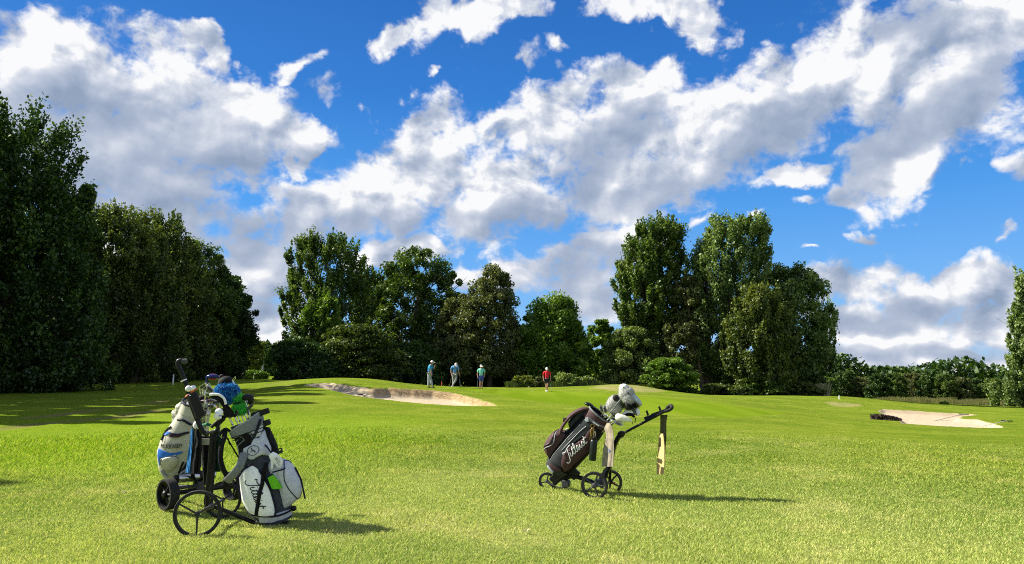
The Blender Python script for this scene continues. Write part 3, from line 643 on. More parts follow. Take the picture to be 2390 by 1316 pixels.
for i, (px_, py_, w_, l_) in enumerate(((2322, 930, 9, 'young poplar shoot standing in the dry grass left of the slim poplar'), (2357, 922, 12, 'taller young poplar shoot beside the slim poplar'), (2203, 938, 14, 'small bush in the dry grass in front of the far hedge'))):
    tree(l_, [(py_, px_ - w_ * .4, px_ + w_ * .4), (py_ + 12, px_ - w_, px_ + w_), (950, px_ - w_, px_ + w_)], 70 - i, L8 if i < 2 else L2, 'up' if i < 2 else 'round', 1400, .14, 24, .8, .2, name='sapling' if i < 2 else 'bush', cat='sapling' if i < 2 else 'bush', limbs=3, csize=.3)
# far tree line on the right
looks = ['mid green', 'dark green', 'olive brown', 'blue green', 'yellowish']
fmats = [L1, L4, L3, L1, L9]
FR = [(1925,868,0),(1968,858,1),(2008,872,2),(2047,864,1),(2085,858,0),(2128,862,2),(2168,869,1),(2205,864,0),(2243,872,2),(2280,876,1),(2318,874,0),(2352,880,1)]
wh = ['just right of the tall clump', 'second along from the tall clump', 'third along from the tall clump', 'left of the bunker below it', 'behind the left tip of the right bunker', 'above the middle of the right bunker', 'beside the small bush in the dry grass', 'right of the small bush in the dry grass', 'midway to the slim poplar', 'short of the young shoots', 'behind the left young shoot', 'next to the slim poplar']
for (px_, py_, k_), w__ in zip(FR, wh):
    tree('%s tree of the far line, %s' % (looks[k_], w__), [(py_ + 9, px_ - 10, px_ + 10), (py_ + 19, px_ - 24, px_ + 24), (py_ + 35, px_ - 30, px_ + 30), (950, px_ - 30, px_ + 30)], 112 + rng.uniform(-3, 3), fmats[k_], 'round', 15000, .155, 85, .8, .15, group='trees of the far line on the right', limbs=5)
# woodland beyond everything, so that no bare horizon shows from a step aside
def band(name, pts, hgt, n_, lm, size, lab, cat, thick=5., kind='stuff'):
    P = np.array([(on(a, b).x, b) for a, b in pts]); seg = np.r_[0, np.cumsum(np.hypot(*np.diff(P, axis=0).T))]
    s_ = rng.uniform(0, seg[-1], n_); x = np.interp(s_, seg, P[:, 0]); y = np.interp(s_, seg, P[:, 1]) + rng.normal(size=n_) * thick * .4
    top = hgt * (.75 + .5 * vnoise(s_ * .22, s_ * 0, 31)); z = rng.random(n_) ** .8 * top
    C = np.c_[x, y, zbase(x, y) + z]
    o = quadmesh(name, leaves(C, norm(rng.normal(size=(n_, 3))), np.full(n_, size), 1.5, .2), lm, rnd=np.clip(.5 * rng.random(n_) + .5 * vnoise(s_ * .35, z * .5, 3), 0, 1)); return tag(o, lab, cat, kind=kind)
band('woodland', [(-900,150),(-300,170),(400,200),(700,200),(1300,190),(1900,170),(2500,150),(3300,130)], 7.5, 60000, L4, .7, 'far woodland closing the view behind the trees', 'woodland', 8)
band('thicket', [(1195 - 1726 * 33.5 / y_, y_) for y_ in (19, 26, 36, 48, 60, 75, 90)], 12.5, 34000, L4, .42, 'dark thicket filling the row of trees on the left from behind', 'thicket', 3)
# tall dry grass and weeds along the edges
def weeds(name, pts, thick, hgt, n_, lm, lab):
    P = np.array([(on(a, b).x, b) for a, b in pts]); seg = np.r_[0, np.cumsum(np.hypot(*np.diff(P, axis=0).T))]
    s_ = rng.uniform(0, seg[-1], n_); x = np.interp(s_, seg, P[:, 0]); y = np.interp(s_, seg, P[:, 1]) + rng.uniform(-1, 1, n_) * thick
    z = zbase(x, y); h = hgt * rng.uniform(.5, 1.2, n_) * (.4 + 1.1 * vnoise(s_ * .5, s_ * 0, 7)); w = rng.uniform(.015, .04, n_); a = rng.uniform(0, 6.28, n_); lx = rng.normal(size=n_) * .2 * h
    B0 = np.c_[x - w, y, z - .03]; B1 = np.c_[x + w, y, z - .03]; T0 = np.c_[x + lx + w * .5, y, z + h]; T1 = np.c_[x + lx - w * .5, y, z + h]
    return tag(quadmesh(name, np.stack([B0, B1, T0, T1], 1), lm, rnd=rng.random(n_)), lab, 'weeds', kind='stuff')
weeds('dry_grass', [(2060,84),(2150,86),(2260,88),(2450,90)], 3, .60, 16000, L7, 'tall dry pale grass along the foot of the far tree line')
weeds('dry_grass', [(1840,66),(1925,67)], 1, .8, 3000, L7, 'pale dry grass at the right end of the tall clump')
weeds('weeds', [(1180,64),(1300,66),(1420,66),(1560,63),(1700,64),(1900,66)], .8, .38, 9000, L9, 'rough green growth under the trees behind the green')
weeds('weeds', [(-300,37),(0,41.5),(130,47),(258,56),(405,63),(560,78)], .8, .45, 9000, L4, 'dark rough grass at the foot of the left tree row')
# ------------------------------------------------------------------ golf trolleys and bags
BLK = mat('black_plastic', (.004, .004, .0045), .42); BLKM = mat('black_frame', (.006, .0065, .0075), .3, .3); RUB = mat('tyre_rubber', (.016, .016, .016), .75, bump=.3)
GRYP = mat('grey_plastic', (.055, .056, .06), .5); SILV = mat('brushed_steel', (.55, .56, .57), .25, 1.0, spec=.5); CHR = mat('chrome_shaft', (.60, .61, .62), .18, 1.0)
MAR = mat('maroon_fabric', (.062, .030, .033), .75, var=.2, bump=.3); MARD = mat('maroon_trim', (.025, .010, .012), .8); CHAR = mat('charcoal_fabric', (.028, .032, .036), .75, bump=.3)
BLF = mat('black_fabric', (.004, .004, .005), .85, bump=.3); BEI = mat('cream_leather', (.44, .43, .34), .45, var=.08, scale=12); BLUE = mat('blue_leather', (.020, .130, .500), .4)
NAVY = mat('navy_fabric', (.006, .008, .025), .7); WHI = mat('white_leather', (.88, .89, .90), .38, var=.05); LAV = mat('pale_grey_fabric', (.50, .52, .57), .6, var=.1); SLA = mat('slate_fabric', (.036, .042, .056), .7)
GREY = mat('grey_fabric', (.17, .185, .19), .7); LIME = mat('lime_fabric', (.13, .50, .01), .6); TBLU = mat('blue_terry', (.030, .180, .450), .95, bump=.8); TBEI = mat('beige_terry', (.30, .255, .19), .95, var=.2, bump=.8, scale=15)
TTAN = mat('tan_terry', (.52, .38, .17), .95, var=.15, bump=.8); TOLI = mat('olive_terry', (.085, .082, .035), .95, bump=.8); TBRN = mat('brown_stain', (.03, .018, .006), .95); DGRN = mat('dark_green_terry', (.005, .035, .020), .95, bump=.8)
WTX = mat('white_print', (.80, .80, .78), .5, var=.03); BTX = mat('black_print', (.010, .012, .020), .5); GTX = mat('grey_print', (.05, .05, .048), .5); LGT = mat('light_grey_print', (.33, .35, .36), .5)
ORA = mat('orange_plastic', (.55, .13, .05), .5); BRS = mat('brass', (.45, .30, .08), .3, 1.0); FURG = mat('grey_fur', (.36, .36, .36), .95, var=.25, scale=60); FURW = mat('white_fur', (.75, .75, .73), .95); FURB = mat('black_fur', (.02, .02, .018), .9)
FBLU = leafmat('blue_tinsel', (.004, .03, .26), (.01, .13, .70), (.10, .65, .90), .2); FGRN = leafmat('lime_fur', (.02, .30, .06), (.09, .75, .08), (.40, .95, .28), .3); FGRY = leafmat('grey_fur_strands', (.34, .34, .34), (.44, .44, .44), (.60, .60, .58), .2)
FBLK = leafmat('black_fur_strands', (.008, .008, .008), (.02, .02, .018), (.08, .09, .05), .1); CAMO = mat('pale_camouflage', (.20, .20, .12), .8, var=.5, scale=30, col2=(.50, .50, .42))
GBALL = mat('golf_ball_white', (.80, .80, .80), .3, bump=.3, bscale=400); RED = mat('red_lacquer', (.25, .02, .04), .25); WATER = mat('bottle_cap_grey', (.35, .35, .35), .35)

def planefn(P0, n):
    P0 = Vector(P0); n = Vector(n).normalized()
    def f(px, py, off=0.):
        d = raydir(px, py); tt = ((P0 + n * off) - CAM).dot(n) / d.dot(n); return CAM + d * tt
    return f
def cat(pts, k=4):                      # smooth a polyline
    P = [Vector(p) for p in pts]; out = []
    if len(P) < 3: return P
    for i in range(len(P) - 1):
        a, b, c, d = P[max(i - 1, 0)], P[i], P[i + 1], P[min(i + 2, len(P) - 1)]
        for j in range(k):
            u = j / k; out.append(.5 * ((2 * b) + (c - a) * u + (2 * a - 5 * b + 4 * c - d) * u * u + (3 * b - a - 3 * c + d) * u ** 3))
    return out + [P[-1]]
class Bag:
    def __init__(s, base, top, F, prof):
        s.b, s.t = Vector(base), Vector(top); s.A = (s.t - s.b); s.L = s.A.length; s.A.normalize()
        F = Vector(F); s.F = (F - s.A * F.dot(s.A)).normalized(); s.S = s.A.cross(s.F)
        if s.S.x < 0: s.S = -s.S
        s.prof = prof; s.pt = [q[0] for q in prof]
    def ab(s, t): return (np.interp(t, s.pt, [q[1] for q in s.prof]), np.interp(t, s.pt, [q[2] for q in s.prof]), np.interp(t, s.pt, [q[3] for q in s.prof]))
    def P(s, th, t, off=0.):
        a, b, sh = s.ab(t); c, q = math.cos(th), math.sin(th); e = .82
        c2 = math.copysign(abs(c) ** e, c); q2 = math.copysign(abs(q) ** e, q)
        return s.b + s.A * (s.L * t) + s.S * (sh + q2 * (b + off)) + s.F * (c2 * (a + off))
    def uv(s, px, py, dep=.75):          # pixel -> (theta, t) on the camera side
        a = s.ab(.5)[0] * dep; d = raydir(px, py); tt = ((s.b + s.F * a) - CAM).dot(s.F) / d.dot(s.F); w = CAM + d * tt - s.b
        t = w.dot(s.A) / s.L; _, b, sh = s.ab(t); q = max(-.985, min(.985, (w.dot(s.S) - sh) / b))
        return math.asin(math.copysign(abs(q) ** (1 / .82), q)), t
    def shell(s, mb, m, t0=0., t1=1., n=36, k=26, off=0., th0=0, th1=2 * math.pi, cap=True):
        vs = []; fs = []; k = k
        for i in range(k + 1):
            t = t0 + (t1 - t0) * i / k
            for j in range(n): vs.append(s.P(th0 + (th1 - th0) * j / n, t, off))
        for i in range(k):
            for j in range(n): fs.append((i * n + j, i * n + (j + 1) % n, (i + 1) * n + (j + 1) % n, (i + 1) * n + j))
        if cap: fs.append(tuple(range(n))[::-1])
        mb.add(vs, fs, m)
    def patch(s, mb, poly, m, off=.004, th=.006, rows=14, cols=9, px=True, bulge=0.):
        uv = [s.uv(*q) for q in poly] if px else poly
        ts = [q[1] for q in uv]; t0, t1 = min(ts) + 1e-4, max(ts) - 1e-4; R_ = []
        for i in range(rows + 1):
            t = t0 + (t1 - t0) * i / rows; xs = []
            for a, b in zip(uv, uv[1:] + uv[:1]):
                if (a[1] - t) * (b[1] - t) <= 0 and abs(a[1] - b[1]) > 1e-9: xs.append(a[0] + (b[0] - a[0]) * (t - a[1]) / (b[1] - a[1]))
            if len(xs) < 2: continue
            x0, x1 = min(xs), max(xs); fi = 1 - abs(2 * i / rows - 1) ** 4
            R_.append([s.P(x0 + (x1 - x0) * j / cols, t, off + bulge * math.sqrt(max(0, fi * (1 - abs(2 * j / cols - 1) ** 4)))) for j in range(cols + 1)])
        if len(R_) > 1: mb.sheet(R_, th, m)
    def line(s, mb, pts, r, m, off=.006, smooth=True, px=True, n=5):
        uv = [s.uv(*q) for q in pts] if px else pts
        if smooth: uv = [(q.x, q.y) for q in cat([Vector((a, b, 0)) for a, b in uv])]
        else: uv = [((a[0] + (b[0] - a[0]) * q / 6), (a[1] + (b[1] - a[1]) * q / 6)) for a, b in zip(uv[:-1], uv[1:]) for q in range(6)] + [uv[-1]]
        mb.tube([s.P(a, b, off) for a, b in uv], r, n, m)
SCRIPT = [[(-.1,1.5),(.0,1.9),(.35,1.72),(.75,1.85),(1.25,2.12),(1.9,2.2)], [(1.05,2.05),(.85,1.2),(.62,.2),(.3,-.5),(-.15,-.6),(-.4,-.2)], [(1.15,.95),(1.0,.35),(1.1,0),(1.4,.2),(1.75,1.0),(1.95,1.8)], [(1.95,1.8),(1.65,.5),(1.7,0),(2.0,.15),(2.45,1.3),(2.5,1.95),(2.32,1.9),(2.18,.8),(2.25,.05),(2.55,.1),(2.95,.6),(2.95,.95),(2.7,.9),(2.62,.4),(2.8,0),(3.1,.15),(3.4,.9)],
 [(3.4,.9),(3.27,.3),(3.37,0),(3.65,.2),(3.98,1.0),(4.15,.5),(4.05,.05),(3.8,0)], [(4.05,.05),(4.5,.9),(4.7,1.7)], [(4.7,1.7),(4.4,.5),(4.45,0),(4.8,.2)], [(1.6,1.1),(2.2,1.2)], [(4.35,1.05),(5.0,1.15)], [(1.27,1.35),(1.3,1.42)], [(3.52,1.3),(3.55,1.37)]]
BLOCK = {'M': [[(0,0),(0,1),(.4,.4),(.8,1),(.8,0)]], 'O': [[(.1,0),(0,.15),(0,.85),(.1,1),(.6,1),(.7,.85),(.7,.15),(.6,0),(.1,0)]], 'T': [[(0,1),(.8,1)], [(.4,1),(.4,0)]], 'C': [[(.7,.8),(.6,1),(.1,1),(0,.85),(0,.15),(.1,0),(.6,0),(.7,.2)]], 'A': [[(0,0),(.35,1),(.7,0)], [(.12,.35),(.58,.35)]],
 'D': [[(0,0),(0,1),(.5,1),(.7,.8),(.7,.2),(.5,0),(0,0)]], 'Y': [[(0,1),(.35,.5),(.7,1)], [(.35,.5),(.35,0)]]}
def script(mb, bag, p0, p1, up, r, m, off=.008):   # baseline from pixel p0 to p1, up = pixel offset of one x-height
    ex = ((p1[0] - p0[0]) / 5., (p1[1] - p0[1]) / 5.)
    for s_ in SCRIPT: bag.line(mb, [(p0[0] + ex[0] * x + up[0] * y, p0[1] + ex[1] * x + up[1] * y) for x, y in s_], r, m, off)
def block(mb, bag, word, p0, p1, up, r, m, off=.008):
    n_ = len(word); ex = ((p1[0] - p0[0]) / n_, (p1[1] - p0[1]) / n_)
    for i, ch in enumerate(word):
        for s_ in BLOCK[ch]: bag.line(mb, [(p0[0] + ex[0] * (i + x) + up[0] * y, p0[1] + ex[1] * (i + x) + up[1] * y) for x, y in s_], r, m, off, smooth=False)
def fur(name, parts, m, parent, n_, length, w=.0025, base=None):    # strands standing on ellipsoids: (centre, radii, axes)
    out = []; per = n_ // len(parts)
    for c_, r_, ax in parts:
        d = norm(rng.normal(size=(per, 3))); X, Y_, Z = [np.array(q) for q in (ax or ((1, 0, 0), (0, 1, 0), (0, 0, 1)))]
        r_ = (r_,) * 3 if isinstance(r_, (int, float)) else r_
        P = np.array(c_) + d[:, :1] * X * r_[0] + d[:, 1:2] * Y_ * r_[1] + d[:, 2:] * Z * r_[2]
        nn = norm(P - np.array(c_)); dr = norm(nn + rng.normal(size=P.shape) * .45 + np.array([0, 0, -.25])); sd_ = norm(np.cross(dr, rng.normal(size=P.shape))) * w
        L_ = length * rng.uniform(.5, 1.3, (per, 1)); out.append(np.stack([P - sd_, P + sd_, P + dr * L_ + sd_ * .3, P + dr * L_ - sd_ * .3], 1))
    V = np.concatenate(out); return quadmesh(name, V, m, parent, rng.random(len(V)))
def axes(z, ref=(0, 0, 1)):
    z = Vector(z).normalized(); x = Vector(ref).cross(z)
    if x.length < 1e-3: x = Vector((1, 0, 0))
    x.normalize(); return (x, z.cross(x), z)
def wheel(root, hub, n, Ro, w, spokes, a0=0., thin=.016, sr=.006, hubr=.022, rim=None, name='wheel'):
    """tyre + rim + spokes; n points to the outer side"""
    hub = Vector(hub); n = Vector(n).normalized(); mb = MB(); h = w / 2
    mb.lathe([(Ro - thin, -h), (Ro - .003, -h), (Ro, -h * .6), (Ro, h * .6), (Ro - .003, h), (Ro - thin, h), (Ro - thin, -h)], hub, n, 48, closed=True)
    wo = mb.build('wheel', RUB, root, loc=None); wo.name = name
    rb = MB(); rb.lathe([(Ro - thin - .012, -h * .7), (Ro - thin + .001, -h * .75), (Ro - thin + .001, h * .75), (Ro - thin - .012, h * .7), (Ro - thin - .009, 0)], hub, n, 48, rim or BLK, closed=True)
    rb.lathe([(hubr, -h * .9), (hubr, h * .9), (hubr * .7, h * 1.15), (.002, h * 1.2)], hub, n, 20, rim or BLK)
    u, v = perp(n)
    if v.z < 0: v = -v
    u = v.cross(n)
    for k_ in range(spokes):
        a = a0 + 2 * math.pi * k_ / spokes; d = v * math.cos(a) + u * math.sin(a)
        rb.tube([hub + d * hubr * .6 + n * h * .4, hub + d * (Ro - thin - .004)], [sr * 1.35, sr], 6, rim or BLK)
    rb.build('rim', rim or BLK, wo); return wo
def cloth(name, fn, rows, m, label, group=None, fold=.005, nf=1.6, th=.006, seed=1, n=14, decal=None, cat_='towel', yaw=0.):
    """hanging towel: rows of (py, pxL, pxR)"""
    mb = MB(); out = []; rows = sorted(rows); ys = [q[0] for q in rows]; K_ = 22
    for i in range(K_ + 1):
        y = ys[0] + (ys[-1] - ys[0]) * i / K_; l = np.interp(y, ys, [q[1] for q in rows]); r_ = np.interp(y, ys, [q[2] for q in rows]); amp = fold * min(1, .35 + i / K_)
        out.append([fn(l + (r_ - l) * j / n, y, amp * (math.sin(j / n * nf * 2 * math.pi + seed + .6 * math.sin(i * .3 + seed)) + .35 * math.sin(j * 1.9 + i * .35 + seed)) + yaw * (j / n - .5)) for j in range(n + 1)])
    mb.sheet(out, th, m)
    if decal: decal(mb, out)
    o = mb.build(name, None, None, loc=out[0][n // 2]); return tag(o, label, cat_, group)
def club(name_, butt, head, sh_r, label, group, kind, hm, hd=None, size=1., dirn=None):
    """golf club: shaft from inside the bag to its head"""
    root = thing('golf_club', butt, label, 'golf club', group); b, h = Vector(butt), Vector(head); mb = MB()
    mb.tube([b, b.lerp(h, .97)], [sh_r, sh_r * 1.25], 8, CHR); mb.build('shaft', None, root)
    a = (h - b).normalized(); mb = MB(); d = Vector(dirn or (1, -.3, 0)); d = (d - a * d.dot(a)).normalized(); w = a.cross(d)
    if kind == 'iron':
        mb.tube([h - a * .05, h - a * .005], [sh_r * 1.5, sh_r * 1.7], 8, hm)
        pts = [h - a * .012, h + d * .03 - a * .006, h + d * .072 + a * .022, h + d * .078 + a * .045, h + d * .066 + a * .056, h + d * .03 + a * .034, h - d * .006 + a * .016]
        pts = [h + (p - h) * size for p in pts]; mb.slab(pts, w * .012 * size, hm)
        q = [h + (p - h) * .62 + (d * .016 + a * .006) * size - w * .0075 * size for p in pts]; mb.slab(q, w * .003, hd or GRYP); mb.slab([p + w * .015 * size for p in q], w * .003, hd or GRYP)
        mb.build('head', None, root, ang=25)
    elif kind == 'wood':
        mb.tube([h - a * .05, h], [sh_r * 1.4, sh_r * 2], 8, hm)
        mb.sph(h + d * .05 * size + a * .012, (.062 * size, .05 * size, .030 * size), (d, w, a), 20, 12, hm, fn=lambda x, y, z: (x, y, z if z > -.45 else -.45))
        if hd: mb.sph(h + d * .05 * size + a * .016, (.05 * size, .042 * size, .0285 * size), (d, w, a), 20, 12, hd)
        mb.build('head', None, root)
    elif kind == 'putter':
        mb.box(h + d * .03 + a * .008, (.10 * size, .03 * size, .026 * size), (d, w, a), hm, .005); mb.build('head', None, root)
    return root

# ================= trolley on the right with the maroon bag
hub1 = at(1387.5, 1133, 7.5); hub2 = at(1424.5, 1124.5, 8.2); nR_ = Vector((hub1.x - hub2.x, hub1.y - hub2.y, 0)).normalized(); midR = (hub1 + hub2) / 2
fr = planefn(midR, nR_); q3 = lambda x, y, o=0: fr(1230 + x / 4.113, 880 + y / 4.113, o)
lonR = Vector((-nR_.y, nR_.x, 0)); lonR = lonR if lonR.x < 0 else -lonR
tb = Vector((midR.x, midR.y, gz(midR.x, midR.y)))
TR = thing('golf_trolley', tb, 'three wheeled black golf trolley standing alone right of centre, its handle pointing right', 'golf trolley', 'golf trolleys on the fairway')
wheel(TR, hub1, nR_, .134, .045, 5, .3, .016, .008, .026, GRYP); wheel(TR, hub2, -nR_, .130, .045, 5, .5, .016, .008, .026, BLK)
hf = fr(1276.7, 1123); wheel(TR, hf, nR_, .092, .036, 3, .2, .014, .006, .018, GRYP)
mb = MB(); mb.tube([hub1 - nR_ * .02, midR, hub2 + nR_ * .02], [.012, .022, .012], 10); mb.build('axle', BLKM, TR)
mb = MB(); mb.tube(cat([q3(330, 1000), q3(375, 968), q3(440, 950), q3(540, 975), q3(620, 1005), q3(700, 1035)]), .026, 12, sq=(1.2, .9)); mb.build('main_beam', BLKM, TR)
mb = MB()
for s_ in (-1, 1): mb.tube(cat([hf + nR_ * s_ * .035, q3(245, 1035, s_ * .035), q3(300, 1060, s_ * .03), q3(385, 1055, s_ * .02), q3(395, 1010)]), .009, 8)
mb.box(q3(375, 1020), (.09, .07, .08), axes(lonR), GRYP)
mb.build('front_fork', GRYP, TR)
mb = MB(); mb.tube(cat([q3(740, 1010), q3(752, 960), q3(790, 860), q3(835, 680), q3(870, 590), q3(905, 545)]), [.030, .030, .026, .026, .024, .024, .024, .026, .028, .028, .028, .03, .03, .03, .032, .032, .034, .034, .034, .034, .034], 10, sq=(.75, 1.3), ref=lonR)
mb.tube([q3(795, 985, -.07), q3(800, 880, -.05), q3(835, 700, -.02)], .014, 8); mb.tube([q3(700, 1030, .04), q3(745, 900, .03), q3(775, 870, .02)], .017, 8, GRYP)
mb.box(q3(708, 1005, .05), (.10, .05, .08), axes(lonR), GRYP); mb.build('upright', BLKM, TR)
mb = MB(); mb.sph(q3(905, 548), (.05, .036, .042), axes(q3(950, 530) - q3(880, 560)), m=BLK); mb.tube([q3(885, 575), q3(925, 545, .01)], .022, 10, GRYP); mb.build('hinge', BLK, TR)
mb = MB()
for s_ in (-1, 1): mb.tube(cat([q3(915, 545, s_ * .006), q3(950, 527, s_ * .012), q3(1040, 478, s_ * .03), q3(1150, 420, s_ * .05), q3(1250, 368, s_ * .06), q3(1330, 325, s_ * .06)]), .013, 8)
mb.tube([q3(1100, 447, -.035), q3(1100, 447, .035)], .008, 8)
mb.build('handle_bar', BLKM, TR)
mb = MB(); mb.tube(cat([q3(1325, 330, .06), q3(1362, 318, .06), q3(1388, 300, .05), q3(1392, 283, .02), q3(1380, 272, -.02), q3(1350, 290, -.06), q3(1325, 330, -.06)]), .017, 10, RUB)
mb.tube([q3(1362, 318, .06), q3(1362, 312, -.06)], .014, 10, RUB); mb.build('grip', RUB, TR)
mb = MB(); ax_ = q3(1330, 330) - q3(1130, 400); mb.box(q3(1185, 385), (.08, .045, .12), axes(ax_), NAVY); mb.box(q3(1270, 342), (.075, .035, .16), axes(ax_), BLK)
for a_, b_ in ((1155, 345), (1275, 305)): mb.tube([q3(a_, b_ + 25), q3(a_, b_)], .007, 6, BLK); mb.box(q3(a_, b_ - 2), (.02, .05, .02), axes(ax_), BLK)
mb.build('accessory_holder', BLK, TR)
mb = MB(); mb.box(q3(430, 905), (.05, .16, .10), axes(q3(400, 940) - q3(460, 870)), BLK); mb.tube([q3(420, 930), q3(405, 955)], .02, 8); mb.box(q3(300, 950), (.06, .18, .10), axes(q3(350, 1000) - q3(260, 900)), BLK)
for s_ in (-1, 1): mb.tube(cat([q3(300, 960, s_ * .08), q3(250, 920, s_ * .11), q3(235, 880, s_ * .12)]), .012, 8)
mb.build('bag_support', BLK, TR)
mb = MB(); mb.box(q3(835, 1012, -.1), (.012, .012, .03), axes((1, 0, 0)), ORA); mb.build('brake_tab', ORA, TR)

BR = Bag(fr(1296, 1097), fr(1400, 966.5), nR_, [(0, .12, .105, 0), (.06, .13, .125, 0), (.2, .15, .155, .0), (.5, .155, .165, .006), (.8, .14, .150, .004), (.93, .13, .128, 0), (1, .128, .118, 0)])
BGR = thing('golf_bag', BR.b, 'maroon and charcoal golf bag with white script lettering, strapped on the lone trolley', 'golf bag', 'golf bags on the trolleys')
r3 = lambda X, Y_: (1230 + X / 4.113, 880 + Y_ / 4.113)
mb = MB(); BR.shell(mb, BLF); mb.build('body', BLF, BGR)
mb = MB(); BR.patch(mb, [r3(*q) for q in ((205,835),(225,800),(330,660),(480,480),(560,395),(610,400),(625,470),(590,520),(440,640),(360,740),(338,800),(345,890),(300,870))], CHAR); mb.build('side_panel', CHAR, BGR)
mb = MB(); BR.patch(mb, [r3(*q) for q in ((350,905),(335,850),(340,780),(370,720),(450,650),(560,570),(600,500),(655,480),(660,560),(620,660),(550,740),(450,830),(385,895))], MAR, off=.007, bulge=.012); pn = mb.build('lettered_panel', MAR, BGR)
mb = MB()
script(mb, BR, r3(398, 788), r3(590, 606), (-4.6, -8.0), .0046, WTX, .022); mb.build('script_lettering', WTX, pn)
mb = MB()
for pts in (((345,700),(430,610),(520,515),(575,470)), ((215,820),(300,700),(420,560),(520,455))): BR.line(mb, [r3(*q) for q in pts], .003, LGT, .008)
for k_ in range(7): a = .12 * k_; BR.line(mb, [r3(412 + 60 * a * 1.4, 603 - 52 * a * 1.4), r3(417 + 60 * a * 1.4, 592 - 52 * a * 1.4)], .0018, LGT, .009)
mb.build('zip_lines', LGT, BGR)
mb = MB(); BR.shell(mb, MAR, .865, 1.0, off=.008, k=6, cap=False)
vs = [BR.P(2 * math.pi * j / 36, 1.0, .010) for j in range(36)]; mb.tube(vs, .009, 6, GREY, closed=True)
vi = [BR.P(2 * math.pi * j / 36, .97, -.012) for j in range(36)]; mb.add(vi, [tuple(range(36))], BLF)
mb.build('top_cuff', None, BGR)
mb = MB(); BR.patch(mb, [r3(*q) for q in ((636,432),(642,424),(690,455),(686,466))], WTX, off=.018); BR.patch(mb, [r3(*q) for q in ((560,410),(600,385),(735,470),(720,480),(600,415),(570,425))], GREY, off=.014)
BR.patch(mb, [r3(*q) for q in ((575,395),(600,388),(605,425),(578,430))], LGT, off=.024); mb.build('buckle_strap', GREY, BGR)
# apparel pocket with arch handle, ball pocket, foot band
def pouch(bag, th0, th1, t0, t1, dep, m, name, parent, zip_=None, n=14):
    mb = MB(); rows = []
    for i in range(n + 1):
        t = t0 + (t1 - t0) * i / n; fi = (1 - abs(2 * i / n - 1) ** 3.2) ** .5
        rows.append([bag.P(th0 + (th1 - th0) * j / n, t, .002 + dep * fi * (1 - abs(2 * j / n - 1) ** 3.2) ** .5) for j in range(n + 1)])
    mb.sheet(rows, .006, m)
    if zip_:
        for e_, mm in zip_:
            pts = [bag.P(th0 + (th1 - th0) * (.5 + .5 * e_ * math.cos(a)), (t0 + t1) / 2 + (t1 - t0) / 2 * e_ * math.sin(a), .007 + dep * ((1 - abs(e_ * math.sin(a)) ** 3.2) ** .5) * ((1 - abs(e_ * math.cos(a)) ** 3.2) ** .5)) for a in np.linspace(0, 2 * math.pi, 40, endpoint=False)]
            mb.tube(pts, .004, 5, mm, closed=True)
    return mb.build(name, None, parent)
pouch(BR, R(-125), R(-48), .10, .50, .105, MAR, 'ball_pocket', BGR, [(.8, BLK), (.93, LGT)])
pouch(BR, R(-130), R(-60), .60, .93, .055, CHAR, 'rain_pocket', BGR, [(.85, BLK)])
mb = MB(); rows = []
for i in range(15):
    a = i / 14; t = .47 + .50 * a; o_ = .012 + .075 * math.sin(math.pi * min(1, a * .9 + .1)) ** .6
    rows.append([BR.P(R(-78 + 24 * q), t, o_) for q in (0, .25, .5, .75, 1)])
mb.sheet(rows, .022, MAR); hd_ = mb.build('arch_handle', MAR, BGR)
mb = MB(); p_ = BR.P(R(-62), .66, .098); mb.box(p_, (.045, .045, .012), axes(nR_), MARD, .004); mb.build('handle_badge', MARD, hd_)
mb = MB(); BR.shell(mb, CHAR, 0, .10, off=.012, k=4); BR.patch(mb, [r3(*q) for q in ((200,860),(212,848),(262,905),(245,920))], LGT, off=.018); BR.patch(mb, [r3(*q) for q in ((215,830),(240,835),(330,880),(290,905),(250,880))], MAR, off=.018); mb.build('foot_band', CHAR, BGR)
# clubs
GCR = 'clubs standing in the maroon bag'
ins = lambda dx, o=0: fr(1330 + dx, 1050, o)
club('c', ins(5, .05), q3(630, 300, .0), .0045, 'black driver with a glossy head showing behind the maroon cuff', GCR, 'wood', BLK, size=.9, dirn=(-1, 0, .3))
for i, (X, Y_, o_, d_) in enumerate(((735, 345, .06, (.3, -.2, 1)), (760, 340, .02, (-.6, -.6, .6)), (800, 385, .06, (1, -.5, -.1)), (830, 400, .03, (1, -.3, .2)), (812, 362, -.02, (1, .2, .4)), (845, 425, .07, (1, -.5, -.5)), (745, 385, .08, (.2, -1, .4)))):
    lb = ['silver wedge nearest the rim of the maroon bag', 'steel iron leaning left among the irons of the maroon bag', 'steel iron in the middle of the maroon bag', 'outermost steel iron pointing right from the maroon bag', 'steel iron behind the middle ones of the maroon bag', 'lowest steel iron pointing right over the rim of the maroon bag', 'short wedge lying low in the mouth of the maroon bag'][i]
    club('c', ins(8 + i * 3, .02), q3(X, Y_, o_), .004, lb, GCR, 'iron', SILV, GRYP, 1.05, d_)
pt = club('c', ins(20, .06), q3(912, 197, .09), .004, 'long thin steel putter shaft crossing in front of the grey plush cover', GCR, 'putter', BLK, size=.35)
